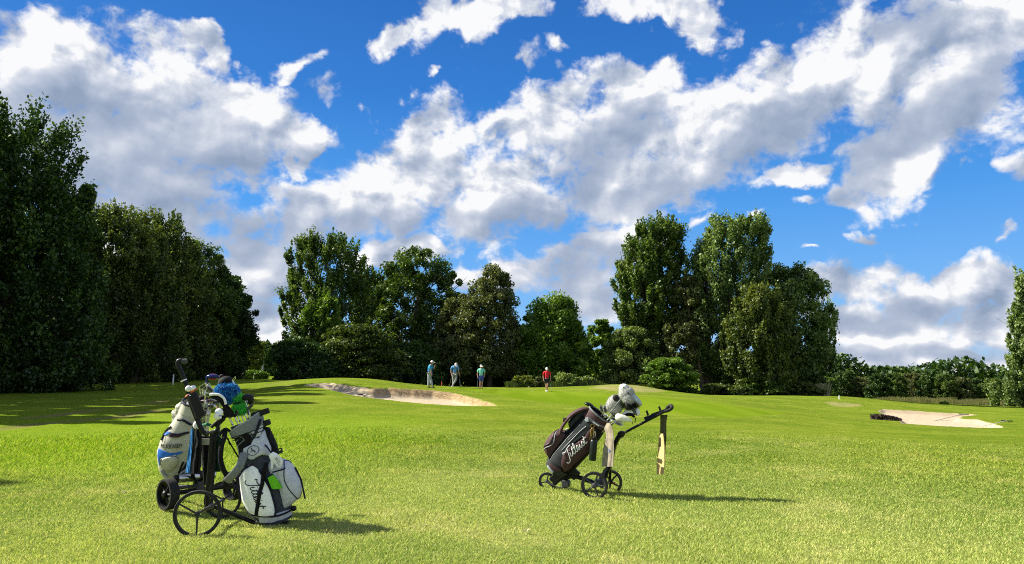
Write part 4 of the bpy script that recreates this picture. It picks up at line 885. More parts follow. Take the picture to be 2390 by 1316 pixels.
# plush head cover
rt = thing('golf_club', ins(20, -.02), 'driver wearing a big grey and white plush animal head cover with a silver ear', 'golf club', GCR)
mb = MB(); mb.tube([ins(20, -.02), q3(830, 300, -.02)], .005, 8, CHR); mb.build('shaft', None, rt)
axN = axes(q3(950, 150) - q3(830, 320), ref=nR_)
EL_ = [(q3(835, 255, -.01), (.075, .07, .10)), (q3(858, 295, -.0), (.060, .055, .075))]
HD = [(q3(955, 165, .02), (.085, .075, .085)), (q3(975, 210, .05), (.070, .06, .060))]
mb = MB()
for c_, r_ in EL_ + HD: mb.sph(c_, r_, axN)
hc = mb.build('head_cover', FURG, rt); fur('fur', [(c_, r_, axN) for c_, r_ in EL_ + HD], FGRY, hc, 9000, .010, .0014)
mb = MB(); mb.sph(q3(930, 105, .03), (.052, .045, .045)); mb.build('white_crown', FURW, hc)
mb = MB(); mb.sph(q3(975, 268, .03), (.085, .05, .03), axes(q3(1030, 255) - q3(920, 285))); bd = mb.build('black_collar', FURB, hc); fur('collar_fur', [(q3(960 + k_ * 18, 272 - k_ * 3, .03), (.035, .04, .025), None) for k_ in range(5)], FBLK, bd, 1800, .04, .002)
mb = MB(); ea = axes(q3(1085, 255, .05) - q3(1010, 175, .05), ref=nR_); mb.sph(q3(1045, 215, .05), (.034, .014, .085), ea, m=FURG); mb.sph(q3(1052, 216, .062), (.026, .010, .066), ea, m=mat('silver_satin', (.45, .52, .60), .25)); mb.build('silver_ear', None, hc)
mb = MB(); mb.sph(q3(853, 198, .05), .034); mb.build('dark_ear', FURB, hc)
for c_, r_ in ((q3(928, 100, .075), .006), (q3(975, 155, .100), .009)): mb = MB(); mb.sph(c_, r_); mb.build('bead_eye', BLK, hc)
# knitted white cover and striped fairway cover
rt = thing('golf_club', ins(24, .05), 'club under a long limp white sock cover hanging to the right', 'golf club', GCR); mb = MB(); mb.tube([ins(24, .05), q3(850, 395, .06)], .004, 8, CHR); mb.build('shaft', None, rt)
mb = MB(); mb.tube(cat([q3(855, 385, .06), q3(890, 388, .07), q3(940, 400, .07), q3(985, 412, .07), q3(1008, 425, .07)]), [.030, .036, .040, .041, .042, .042, .040, .038, .036, .033, .028, .024, .020, .016, .012, .009, .006], 12, sq=(1, .7), ref=(0, 0, 1)); mb.tube([q3(1008, 425, .07), q3(1012, 450, .07)], .005, 6, TOLI); mb.build('head_cover', mat('limp_white_cotton', (.80, .78, .66), .9, var=.1, scale=20), rt)
rt = thing('golf_club', ins(28, -.03), 'fairway wood under a white and grey striped leather cover', 'golf club', GCR); mb = MB(); mb.tube([ins(28, -.03), q3(930, 370, -.02)], .004, 8, CHR); mb.build('shaft', None, rt)
mb = MB(); mb.tube(cat([q3(915, 372, -.02), q3(955, 345, -.02), q3(1000, 325, -.02), q3(1035, 330, -.02), q3(1055, 350, -.02), q3(1058, 372, -.02)]), [.018, .020, .023, .027, .031, .036, .040, .043, .046, .048, .050, .050, .049, .046, .042, .038, .034, .029, .024, .018, .010], 14, WHI)
for k_ in range(3): mb.tube(cat([q3(1005 + k_ * 14, 308 + k_ * 3, .028), q3(1022 + k_ * 12, 335, .034), q3(1035 + k_ * 8, 365, .03)]), .0045, 5, BLK if k_ % 2 == 0 else GREY)
mb.tube([q3(918, 376, -.01), q3(965, 358, .02), q3(1010, 360, .022), q3(1030, 385, .01)], [.012, .016, .018, .012], 8, BLF); mb.tube([q3(1042, 388, .0), q3(1036, 440, .0)], .005, 6, BLK); mb.build('head_cover', None, rt)
# things hanging from the bag
def mark(mb, out):
    P_, a, b = out[14][8], (out[14][10] - out[14][8]).normalized(), Vector((0, 0, 1))
    f_ = nR_ * .012
    mb.tube([P_ + f_ + (a * math.cos(q) + b * math.sin(q)) * .016 for q in np.linspace(0, 2 * math.pi, 16, endpoint=False)], .0022, 5, TBLU, closed=True); mb.tube([P_ + f_ - a * .014, P_ + f_ + a * .014], .002, 5, TBLU)
cloth('towel', lambda x, y, o=0: fr(x, y, .175 + o), [(987, 1417, 1424), (1000, 1410, 1430), (1014, 1415, 1432), (1050, 1408, 1433), (1089, 1404, 1431)], TBEI, 'beige towel with a small round blue mark hanging from the maroon bag', 'towels hung on the trolleys', decal=mark, yaw=.07)
rt = thing('drinks_bottle', q3(630, 800, .15), 'black insulated bottle clipped to the side of the maroon bag', 'bottle')
mb = MB(); o_ = q3(628, 800, .16); A_ = (q3(645, 585, .16) - o_); L_ = A_.length; mb.lathe([(.002, 0), (.034, 0), (.037, .01), (.037, L_ * .82), (.033, L_ * .90), (.026, L_ * .93), (.026, L_ * .94)], o_, A_, 24); mb.build('body', mat('matt_dark_green', (.008, .014, .012), .35), rt)
mb = MB(); mb.lathe([(.028, L_ * .93), (.030, L_ * .95), (.030, L_ * 1.03), (.02, L_ * 1.05)], o_, A_, 20); mb.tube(cat([q3(650, 575, .16), q3(660, 545, .16), q3(650, 520, .16), q3(640, 560, .16)]), .003, 6, SILV); mb.build('cap', BLK, rt)
mb = MB(); mb.tube([q3(628, 468 + 0, .16) + Vector((math.cos(q) * .018, 0, math.sin(q) * .018)) for q in np.linspace(0, 2 * math.pi, 16, endpoint=False)], .003, 6, closed=True)
for X in (612, 625, 640): mb.tube(cat([q3(628, 480, .16), q3(X, 510, .16), q3(X - 4, 560, .16), q3(X - 8, 600, .16)]), .0035, 6)
tag(mb.build('carabiner', BRS, None, loc=q3(628, 468, .16)), 'brass carabiner with tee pouch cords on the maroon bag', 'carabiner')
mb = MB(); o_ = q3(375, 560, .04); A_ = q3(383, 505, .04) - o_; mb.lathe([(.03, -.12), (.033, -.06), (.033, 0), (.02, .02), (.02, A_.length)], o_, A_, 18, BLK); mb.sph(q3(384, 512, .04), .022, m=mat('pale_cap', (.5, .52, .36), .5)); tag(mb.build('flask', None, None, loc=o_), 'small dark flask with a pale cap between the pockets of the maroon bag', 'flask')
cloth('towel', lambda x, y, o=0: fr(x, y, o), [(968, 1541, 1558), (985, 1541, 1555), (1018, 1541, 1555), (1060, 1540, 1552), (1075, 1540, 1550)], TOLI, 'olive half of the towel hanging from the handle end of the lone trolley', 'towels hung on the trolleys', seed=2.2, fold=.005, yaw=.02)
def stain(mb, out):
    for (i0, i1, j0, j1) in ((2, 7, 0, 6),):
        mb.sheet([[p + nR_ * .006 for p in out[i][j0:j1 + 1]] for i in range(i0, i1 + 1)], .002, TBRN)
cloth('towel', lambda x, y, o=0: fr(x, y, .075 + o), [(1012, 1539, 1548), (1040, 1537, 1551), (1080, 1534, 1551), (1107, 1533, 1549)], TTAN, 'tan towel end with brown stains hanging lowest from the lone trolley handle', 'towels hung on the trolleys', seed=.5, fold=.0015, decal=stain, yaw=.09)
# ================= push trolley in front on the left, white bag
h1 = at(461, 1199, 5.4); h2 = at(520, 1166, 6.4); nF = Vector((h1.x - h2.x, h1.y - h2.y, 0)).normalized(); midF = (h1 + h2) / 2
ff = planefn(midF, nF)
c1 = lambda x, y, o=0: ff(340 + x / 2.99, 820 + y / 2.99, o)
c2 = lambda x, y, o=0: ff(380 + x / 5.983, 830 + y / 5.983, o)
TF = thing('push_trolley', Vector((midF.x, midF.y, gz(midF.x, midF.y))), 'thin wheeled black push trolley in front on the left, carrying the white bag', 'golf trolley', 'golf trolleys on the fairway')
RIMF = mat('grey_black_rim', (.020, .021, .023), .4)
wheel(TF, h1, nF, .163, .030, 3, math.pi, .012, .0055, .017, RIMF); wheel(TF, h2, -nF, .150, .030, 3, math.pi, .012, .0055, .017, RIMF)
mb = MB(); mb.tube([h1, h1.lerp(midF, .55)], .010, 8, BLKM); mb.tube([h1.lerp(midF, .5), h2], .013, 8, GRYP); mb.sph(midF, .026, m=GRYP); mb.build('axle', None, TF)
lonF = Vector((-nF.y, nF.x, 0)); lonF = lonF if lonF.x > 0 else -lonF
ft = ff(604, 1224)
mb = MB(); mb.tube([midF - Vector((0, 0, .0)), ff(520, 1190), ft], [.014, .016, .017], 10); mb.tube([ft, ff(606, 1200)], .007, 6); mb.build('lower_frame', BLKM, TF)
mb = MB(); mb.tube(cat([ff(488, 1196, .0), ff(484, 1160, .0), ff(490, 1090, 0), ff(496, 1012, 0)]), .016, 10, sq=(1.2, .8), ref=lonF); mb.tube(cat([ff(497, 1190, -.02), ff(494, 1160, -.02), ff(499, 1090, -.02), ff(503, 1012, -.02)]), .012, 8, BLK); mb.build('post', BLKM, TF)
mb = MB(); mb.tube([c2(610, 1085, .01), c2(745, 1050, .01)], .014, 10, GRYP); mb.sph(c2(745, 1055, .01), .022, m=BLK); mb.sph(c2(725, 1150, .01), .018, m=BLK); mb.tube([c2(720, 1080), c2(725, 1190)], .01, 8, BLK); mb.build('clamp', None, TF)
mb = MB(); mb.tube(cat([c2(640, 1105), c2(575, 1075), c2(535, 1020), c2(480, 890), c2(420, 740), c2(375, 590), c2(325, 400), c2(262, 240), c2(215, 130), c2(222, 78), c2(270, 68), c2(330, 72)]), [.018] * 30 + [.020] * 11 + [.016] * 4, 12); mb.build('handle_bar', BLK, TF)
mb = MB(); mb.tube([c2(262, 78, .004), c2(338, 74, .004)], .0195, 12, GRYP); mb.build('grip', GRYP, TF)
mb = MB(); d_ = (c2(262, 240) - c2(325, 400)).normalized(); mb.tube([c2(296, 352), c2(290, 338)], .024, 14); mb.build('ring', WHI, TF)
mb = MB(); mb.box(c2(470, 690, .035), (.072, .035, .205), axes(c2(400, 500) - c2(530, 850), ref=nF), CHAR, .006); mb.box(c2(475, 690, .056), (.058, .01, .18), axes(c2(400, 500) - c2(530, 850), ref=nF), BLK, .003); mb.build('console', None, TF)
mb = MB(); mb.sph(c2(360, 460, .045), .0245, m=GBALL); mb.sph(c2(422, 452, .040), .0235, m=GBALL)
BALLH = mb.build('ball_eyes', None, TF)
mb = MB(); mb.tube([c2(395, 505, .04), c2(440, 480, .05), c2(478, 458, .06)], [.013, .009, .002], 8); mb.tube([c2(360, 555, .02), c2(330, 565, .02), c2(308, 582, .02)], [.011, .009, .002], 8); mb.build('beak', ORA, TF)
mb = MB()
for a_, b_ in (((675, 1000), (830, 870)), ((745, 1000), (860, 880))): mb.tube(cat([c2(a_[0], a_[1], .03), c2((a_[0] + b_[0]) / 2, (a_[1] + b_[1]) / 2 - 5, .03), c2(b_[0], b_[1], .03)]), .013, 8)
mb.tube([c2(830, 870, .03), c2(850, 860, .0)], .02, 8); mb.build('bag_clip', BLK, TF)

w5 = lambda X, Y_: (500 + X / 4.536, 950 + Y_ / 4.536)
BW = Bag(ff(643, 1214, -.03), ff(573.5, 985, -.03), nF, [(0, .12, .125, 0), (.08, .135, .150, 0), (.3, .15, .168, .0), (.55, .135, .135, .0), (.8, .115, .112, 0), (1, .115, .118, 0)])
BGW = thing('golf_bag', BW.b, 'white and grey golf bag with black script lettering, leaning on the front left trolley', 'golf bag', 'golf bags on the trolleys')
mb = MB(); BW.shell(mb, SLA); mb.build('body', SLA, BGW)
mb = MB(); BW.patch(mb, [w5(*q) for q in ((400,610),(330,660),(285,740),(262,830),(270,930),(310,1030),(380,1110),(475,1140),(560,1145),(640,1140),(640,1060),(600,900),(560,800),(500,700),(450,630))], WHI, off=.010, bulge=.014, rows=20); pn = mb.build('lettered_panel', WHI, BGW)
mb = MB(); p5 = lambda x, y: w5(x, y); script(mb, BW, w5(425, 765), w5(512, 1060), (52 * 1., -12 * 1.), .0035, BTX, .026) if 0 else None
script(mb, BW, w5(385, 780), w5(492, 1075), (44 / 4.536, -14 / 4.536), .0038, BTX, .027); mb.build('script_lettering', BTX, pn)
mb = MB(); BW.line(mb, [w5(*q) for q in ((545, 590), (525, 700), (505, 850), (485, 1000), (470, 1130))], .016, BLF, .022, n=8); mb.build('webbing', BLF, BGW)
mb = MB(); BW.line(mb, [w5(*q) for q in ((300,680),(262,760),(248,850),(270,970),(330,1070),(400,1130),(480,1148))], .008, WHI, .010); BW.line(mb, [w5(*q) for q in ((410,600),(330,650),(285,740),(262,830))], .008, NAVY, .018); BW.line(mb, [w5(*q) for q in ((480,660),(560,790),(610,900),(650,1060),(645,1145))], .008, NAVY, .014)
BW.line(mb, [w5(*q) for q in ((265,960),(320,1060),(400,1130),(480,1142),(640,1145))], .006, NAVY, .016); mb.build('piping', None, BGW)
mb = MB(); BW.patch(mb, [w5(*q) for q in ((215,250),(300,235),(370,280),(420,340),(430,400),(400,470),(330,520),(270,500),(240,400),(222,320))], BLF, off=.006)
BW.line(mb, [w5(*q) for q in ((238, 372), (300, 310), (328, 345), (258, 410), (275, 500))], .004, GREY, .012, smooth=False); BW.line(mb, [w5(*q) for q in ((310, 235), (370, 270), (415, 330), (440, 345))], .006, GREY, .012); mb.build('upper_panel', None, BGW)
mb = MB(); BW.patch(mb, [w5(*q) for q in ((330,225),(440,150),(500,160),(510,200),(470,310),(430,330),(400,280))], LAV, off=.008, bulge=.006); BW.patch(mb, [w5(*q) for q in ((500,240),(545,330),(575,440),(575,520),(500,500),(450,350))], LAV, off=.010, bulge=.01); mb.build('side_panel', LAV, BGW)
mb = MB(); BW.patch(mb, [w5(*q) for q in ((412,335),(462,340),(470,385),(545,440),(540,475),(455,500),(430,540),(380,535),(365,490),(328,460),(340,420),(395,410))], LAV, off=.024, th=.014, bulge=.008); bd = mb.build('star_badge', LAV, BGW)
mb = MB(); uvc = w5(417, 453)
BW.line(mb, [(uvc[0] + 10.2 * math.cos(a), uvc[1] + 10.6 * math.sin(a)) for a in np.linspace(0, 2 * math.pi, 22)], .0022, NAVY, .043)
BW.line(mb, [(uvc[0] - 4, uvc[1] - 6.5), (uvc[0] - 3, uvc[1] - 3), (uvc[0] + 1, uvc[1] + 1), (uvc[0] + 4, uvc[1] + 5)], .003, NAVY, .043); BW.line(mb, [(uvc[0] - 5, uvc[1] + 3), (uvc[0], uvc[1]), (uvc[0] + 5, uvc[1] + 2)], .0016, NAVY, .043); mb.build('round_logo', NAVY, bd)
# collar
mb = MB(); n_ = 40; low, up_ = [], []
for j in range(n_):
    th = 2 * math.pi * j / n_; dip = .055 * math.cos(th) + .05 * math.sin(th)
    low.append(BW.P(th, .91 - .01 * math.cos(th) + .02 * math.sin(th), .012)); up_.append(BW.P(th, 1.0 + .055 * math.sin(th), .016))
mb.sheet([low + [low[0]], up_ + [up_[0]]], .012, GREY); mb.tube(up_, .007, 6, LGT, closed=True); mb.tube(low, .005, 6, BLK, closed=True)
mb.add([BW.P(2 * math.pi * j / n_, .95, -.01) for j in range(n_)], [tuple(range(n_))], BLF)
for X, Y_ in ((210, 180), (282, 143), (355, 120)): p = BW.P(*BW.uv(*w5(X, Y_)), .022); mb.sph(p, .006, m=BLK)
mb.build('collar', None, BGW)
mb = MB(); mb.box(BW.P(R(70), 1.04, .02), (.03, .14, .045), axes(BW.A), BLK); mb.box(BW.P(R(85), .93, .03), (.06, .07, .045), axes(BW.A), BLK); mb.tube(cat([BW.P(R(60), .98, .02), BW.P(R(40), .93, .03), BW.P(R(20), .86, .028), BW.P(R(5), .80, .02)]), .011, 8, BLK)
for dy in (0, .03): mb.tube([BW.P(R(a), .90 - dy, .018) for a in range(-80, 90, 12)], .0035, 6, BLK)
mb.build('top_bracket', BLK, BGW)
# big right-hand pocket with the lime sleeve
def pk(pts_uv, dep, m, mb, off=0): pass
pouch(BW, R(38), R(112), .10, .56, .105, LAV, 'side_pocket', BGW, [(.86, NAVY)])
pouch(BW, R(30), R(62), .34, .545, .030, LAV, 'water_pocket', BGW)
mb = MB(); gs = lambda X, Y_: ff(500 + X / 4.536, 950 + Y_ / 4.536, .155 - .0003 * (X - 560)); mb.slab([gs(*q) for q in ((566,742),(590,722),(618,712),(650,742),(690,795),(726,850),(690,862),(640,866),(612,860),(590,810))], nF * .03, LIME); mb.tube([gs(*q) + nF * .012 for q in ((560, 742), (588, 722), (620, 706))], .007, 6, NAVY)
tag(mb.build('rangefinder_sleeve', LIME, None, loc=BW.P(R(40), .45)), 'lime green sleeve tucked in the side pocket of the white bag', 'sleeve')
mb = MB(); BW.line(mb, [w5(*q) for q in ((575, 690), (640, 680), (730, 655))], .006, NAVY, .09); BW.line(mb, [w5(*q) for q in ((745, 680), (765, 790), (820, 900), (900, 1000))], .007, NAVY, .118); mb.build('pocket_zip', NAVY, BGW)
pouch(BW, R(70), R(120), .60, .90, .05, BLF, 'rear_pocket', BGW, [(.85, BLK)])
mb = MB(); BW.patch(mb, [w5(*q) for q in ((480,1160),(560,1150),(830,1085),(838,1150),(640,1210),(490,1215))], LAV, off=.006); BW.shell(mb, SLA, -.02, .06, off=.006, k=3); mb.build('foot_band', None, BGW)
mb = MB(); f0 = ff(612, 1216, .05); mb.sph(f0, (.05, .04, .022), m=GRYP); mb.box(ff(650, 1222, .02), (.16, .12, .02), (lonF, -nF, Vector((0, 0, 1))), BLK); mb.tube(cat([ff(604, 1212, .08), ff(606, 1204, .09), ff(616, 1202, .09)]), .007, 6, BLK)
BW.line(mb, [w5(*q) for q in ((600, 1150), (700, 1135), (820, 1092))], .007, BLK, .02); mb.sph(BW.P(R(70), .06, .03), .022, m=BLK); mb.build('foot_plate', None, BGW)
# carrying strap, stand legs
mb = MB()
def ribbon(mb, pts, w, th, m, ref):
    P_ = cat(pts); ref = Vector(ref).normalized(); mb.sheet([[p + ref * w * q for q in (-.5, -.17, .17, .5)] for p in P_], th, m)
mb.tube(cat([c1(690, 712, .13), c1(672, 760, .16), c1(655, 800, .17), c1(620, 850, .16), c1(590, 880, .14), c1(565, 905, .10)]), .030, 12, GREY, sq=(1, .35), ref=nF.cross(Vector((.6, 0, 1))))
mb.tube(cat([c1(565, 905, .10), c1(560, 935, .08), c1(585, 960, .05)]), .024, 10, BLF, sq=(1, .4), ref=(1, 0, 0))
mb.tube(cat([c1(555, 540, .02), c1(548, 600, .08), c1(530, 660, .10), c1(522, 740, .11), c1(540, 820, .12), c1(570, 870, .12)]), .020, 10, BLF, sq=(1, .35), ref=(1, 0, 0)); mb.build('shoulder_strap', None, BGW)
mb = MB()
for s_ in (0, .05): mb.tube([c1(560, 590, -s_), c1(600, 660, -s_), c1(660, 760, -s_)], .006, 8)
mb.tube(cat([c1(515, 590, .05), c1(530, 560, .04), c1(560, 540, .03), c1(590, 560, .02)]), .011, 8); mb.tube(cat([c1(560, 545, .02), c1(545, 590, .03), c1(575, 610, .02), c1(585, 650, .01)]), .006, 6); mb.build('stand_legs', BLKM, BGW)
# glove
rt = thing('golf_glove', ff(646, 1080, .12), 'white golf glove hanging on the right side of the white bag', 'glove')
g5 = lambda X, Y_, o=.14: ff(500 + X / 4.536, 950 + Y_ / 4.536, o)
mb = MB(); mb.tube(cat([g5(600, 490), g5(625, 520), g5(655, 545)]), [.022, .024, .028, .031, .033, .034, .034, .034, .034], 12, WHI, sq=(1, .45), ref=(1, 0, .8))
for pts in (((635, 520), (665, 580), (700, 640)), ((650, 520), (690, 580), (712, 625)), ((665, 515), (705, 560), (716, 600)), ((625, 530), (648, 585), (680, 640)), ((612, 540), (615, 600), (608, 655))): mb.tube(cat([g5(*q) for q in pts]), [.013, .013, .013, .0125, .012, .011, .010, .009, .006], 8, WTX)
mb.tube([g5(655, 530, .165), g5(700, 590, .16)], .0015, 4, NAVY); mb.tube([g5(640, 535, .165), g5(690, 620, .16)], .0015, 4, NAVY); mb.build('glove', None, rt)
mb = MB(); mb.tube(cat([g5(540, 400, .1), g5(565, 430, .13), g5(600, 480, .14)]), .006, 6, BLF); mb.box(g5(690, 478, .12), (.05, .02, .045), axes((1, 0, .5)), BLK); mb.tube(cat([g5(640, 480, .12), g5(680, 445, .12), g5(712, 440, .12), g5(716, 490, .12)]), .005, 6, BLK); mb.build('hook_tab', BLK, rt)

GCW = 'clubs standing in the white bag'
i5 = lambda X, Y_, o=0: ff(585 + X, 1040 + Y_, o)
rt = club('c', i5(0, 0), ff(545, 905, -.05), .0045, 'driver under a fluffy blue tinsel and lime green striped cover', GCW, 'putter', BLK, size=.4)
TIN = [(c2(850, 490, -.02), (.058, .055, .052)), (c2(950, 510, -.02), (.062, .055, .060)), (c2(900, 590, -.02), (.050, .05, .045))]
LM = [(c2(1040, 590, -.02), (.040, .038, .030)), (c2(1075, 720, -.02), (.046, .042, .036)), (c2(1090, 760, -.02), (.042, .04, .03))]; DG = [(c2(1055, 655, -.02), (.044, .040, .020))]
mb = MB()
for c_, r_ in TIN: mb.sph(c_, r_)
hc = mb.build('head_cover', mat('deep_blue_fabric', (.005, .02, .12), .6), rt); fur('tinsel', [(c_, r_, None) for c_, r_ in TIN], FBLU, hc, 7000, .018, .0018)
mb = MB()
for c_, r_ in LM: mb.sph(c_, r_)
hc = mb.build('head_cover_neck', mat('green_fabric', (.03, .38, .06), .8), rt); fur('fur', [(c_, r_, None) for c_, r_ in LM], FGRN, hc, 5000, .020, .0018)
mb = MB(); mb.sph(*DG[0]); hc = mb.build('dark_stripe', DGRN, hc); 
club('c', i5(14, 0, -.02), c2(975, 350, -.03), .0055, 'pale steel shafted club rising right of the blue tinsel cover', GCW, 'iron', CHR, None, .45, (1, 0, 0))
rt = thing('golf_club', i5(-4, 0, -.05), 'club under a round black knitted cover behind the blue tinsel one', 'golf club', GCW); mb = MB(); mb.tube([i5(-4, 0, -.05), c2(880, 400, -.09)], .005, 8, CHR); mb.build('shaft', None, rt)
mb = MB(); mb.sph(c2(880, 390, -.09), (.082, .06, .062), axes((.2, 0, 1))); mb.sph(c2(825, 292, -.09), .020); mb.tube([c2(825, 292, -.09), c2(840, 330, -.09)], .014, 8); mb.build('head_cover', BLF, rt)
rt = thing('golf_club', i5(20, 0, .0), 'club with a black cover sticking out low on the right above the white bag', 'golf club', GCW); mb = MB(); mb.tube([i5(20, 0), c2(1150, 620)], .005, 8, CHR); mb.build('shaft', None, rt)
mb = MB(); mb.tube(cat([c2(1110, 590), c2(1165, 585), c2(1215, 590), c2(1225, 640), c2(1190, 665)]), [.014, .018, .022, .026, .028, .029, .029, .029, .029, .028, .027, .026, .024, .022, .020, .016, .01], 12); mb.sph(c2(1180, 635, .025), .007, m=LGT); mb.build('head_cover', BLK, rt)
for k_, (X, Y_) in enumerate(((1185, 740), (1000, 850), (930, 880))):
    club('c', i5(4 - k_ * 5, 10, .02), c2(X, Y_, .02), .0045, ['small dark iron low behind the neck of the lime green cover', 'steel shafted club low in the middle of the white bag mouth', 'steel shafted club at the left of the white bag mouth'][k_], GCW, 'iron', GRYP if k_ == 0 else SILV, None, .7, (1, -.3, .3))
# black umbrella-like mallet cover between the bags
rt = thing('golf_club', ff(515, 1020, .03), 'putter under a black mallet cover with a white rim, between the two left bags', 'golf club', 'clubs between the two left bags'); mb = MB(); mb.tube([ff(515, 1020, .03), c2(800, 640, .04)], .005, 8, CHR); mb.build('shaft', None, rt)
mb = MB(); out = [c2(*q, .04) for q in ((655, 545), (720, 535), (800, 548), (860, 600), (900, 690), (960, 760), (1020, 855), (950, 850), (880, 870), (850, 800), (850, 720), (800, 650), (740, 610), (680, 590))]
mb.slab(out, nF * .06, BLF); mb.tube(cat([c2(652, 550, .075), c2(720, 538, .075), c2(800, 552, .075), c2(860, 605, .075), (c2(880, 680, .075))]), .010, 8, WTX); mb.build('head_cover', None, rt, ang=60)
rt = thing('golf_glove', c2(770, 830, .08), 'white and grey golf glove tied at the mouth of the bags on the left', 'glove'); mb = MB(); mb.sph(c2(770, 840, .08), (.042, .025, .035), axes((.3, 0, 1)), m=WTX); mb.sph(c2(785, 790, .08), (.033, .02, .03), m=WHI)
for k_ in range(4): mb.tube(cat([c2(725 + k_ * 26, 835, .10), c2(728 + k_ * 26, 858, .105), c2(722 + k_ * 27, 878, .10)]), [.009, .009, .009, .009, .009, .009, .009, .008, .006], 6, WTX)
mb.tube([c2(715, 845, .112), c2(825, 838, .112)], .003, 5, GREY); mb.tube(cat([c2(760, 700, .06), c2(775, 760, .07), c2(800, 790, .07)]), .012, 8, mat('tan_wrist', (.30, .22, .13), .7)); mb.build('glove', None, rt)

# ================= electric trolley behind on the left, cream and blue bag
e1 = at(392, 1153, 6.4); nE = Vector((-.63, -.777, 0)); e2 = e1 - nE * .60; e2.z = e1.z + .0; midE = (e1 + e2) / 2
fe = planefn(midE, nE); c6 = lambda x, y, o=0: fe(365 + x / 4.70, 920 + y / 4.70, o)
fz = lambda px, py, Y: at(px, py, Y)
TE = thing('electric_trolley', Vector((midE.x, midE.y, gz(midE.x, midE.y))), 'fat wheeled electric golf trolley behind the push trolley, carrying the cream and blue bag', 'golf trolley', 'golf trolleys on the fairway')
wheel(TE, e1, nE, .129, .078, 5, .3, .018, .009, .028, BLK); wheel(TE, e2, -nE, .129, .078, 5, .6, .018, .009, .028, BLK)
mb = MB(); mb.tube([e1, e2], .020, 10, BLKM); mb.tube([e1 + Vector((0, 0, .03)), e1.lerp(e2, .5) + Vector((0, 0, .045))], .012, 8, GRYP); mb.box(e1.lerp(e2, .45) + Vector((0, 0, .03)), (.09, .09, .07), axes(nE), GRYP); mb.build('axle', None, TE)
mb = MB(); a_ = e1.lerp(e2, .14) + Vector((-.02, .02, .115)); b_ = e1.lerp(e2, .70) + Vector((-.02, .02, .115)); mb.tube([a_, a_.lerp(b_, .55)], .042, 18, SILV); mb.tube([a_.lerp(b_, .55), a_.lerp(b_, .72)], .046, 14, BLK); mb.tube([a_.lerp(b_, .72), b_], .038, 18, SILV); mb.sph(a_, .036, m=BLK)
mb.tube(cat([a_ + Vector((0, 0, .02)), a_.lerp(b_, .3) + Vector((0, -.02, .075)), a_.lerp(b_, .6) + Vector((0, -.02, .04))]), .006, 6, LGT); mb.build('motor', None, TE)
lonE = Vector((-.777, .63, 0)); mb = MB(); p0 = midE + Vector((0, 0, .02)); mb.tube(cat([p0, p0 + lonE * .25 + Vector((0, 0, -.02)), p0 + lonE * .52 + Vector((0, 0, -.04))]), .018, 10); mb.tube(cat([p0, fz(447, 1100, 6.5), fz(452, 1000, 6.4), fz(478, 962, 6.3)]), .016, 10); mb.build('frame', BLKM, TE)
fw = p0 + lonE * .55; fw.z = gz(fw.x, fw.y) + .075; wheel(TE, fw, nE, .075, .05, 3, 0, .016, .008, .02, BLK)
BE = Bag(at(413, 1112, 6.72), at(459, 948, 6.62), (.3, -.95, 0), [(0, .12, .125, 0), (.1, .15, .165, -.005), (.3, .18, .205, -.01), (.5, .18, .20, -.01), (.72, .15, .155, -.005), (.9, .13, .125, 0), (1, .12, .115, 0)])
w6 = lambda X, Y_: (365 + X / 4.70, 920 + Y_ / 4.70)
BGE = thing('golf_bag', BE.b, 'cream and blue leather golf bag bulging left on the electric trolley', 'golf bag', 'golf bags on the trolleys')
mb = MB(); BE.shell(mb, BEI); mb.build('body', BEI, BGE)
mb = MB(); BE.patch(mb, [w6(*q) for q in ((25,600),(60,605),(120,625),(200,630),(305,605),(290,630),(200,665),(110,680),(60,710),(50,790),(35,790),(20,700))], BLUE, off=.006, rows=16); BE.patch(mb, [w6(*q) for q in ((75,470),(110,430),(160,415),(140,440),(100,460))], BLUE, off=.006); BE.patch(mb, [w6(*q) for q in ((145,425),(250,425),(360,400),(370,415),(280,440),(150,450))], NAVY, off=.009); mb.build('blue_trim', None, BGE)
for kind_, pts, r_, m_, o_ in (('zip', ((235, 290), (300, 285), (390, 330)), .010, NAVY, .010), ('zip_pull', ((110,470),(112,500),(108,530)), .003, BLK, .014), ('strap', ((305,720),(250,850),(225,890)), .008, BLF, .008), ('strap', ((345,730),(300,810),(265,880)), .010, BLF, .008), ('buckle', ((62,830),(90,875),(130,905)), .009, LGT, .01), ('handle_strap', ((155,375),(95,430),(50,520)), .009, BLF, .006)):
    mb = MB(); BE.line(mb, [w6(*q) for q in pts], r_, m_, o_); mb.build(kind_, m_, BGE)
mb = MB(); BE.patch(mb, [w6(*q) for q in ((150,452),(280,442),(330,430),(250,462),(150,470))], mat('dark_red_trim', (.06, .012, .015), .7), off=.008); mb.build('red_trim', None, BGE)
mb = MB(); pl = [(85,700),(140,670),(210,660),(260,680),(240,740),(200,800),(140,830),(90,800),(70,750)]; BE.patch(mb, [w6(*q) for q in pl], BEI, off=.012, bulge=.02); BE.line(mb, [w6(*q) for q in ((60,790),(58,720),(90,690),(160,665),(230,645))], .003, CAMO, .012); BE.line(mb, [w6(*q) for q in ((80,800),(130,850),(200,860))], .002, CAMO, .012); mb.build('lower_pocket', None, BGE)
mb = MB(); block(mb, BE, 'MOTOCADDY', w6(62, 588), w6(300, 560), (1.0 / 4.7, -38 / 4.7), .0025, GTX, .010) ; mb.build('block_lettering', GTX, BGE)
mb = MB(); BE.shell(mb, BEI, .90, 1.04, off=.008, k=4, cap=False); BE.shell(mb, CAMO, .80, .93, off=.012, k=4, cap=False, th0=R(-130), th1=R(-10), n=20) if 0 else None
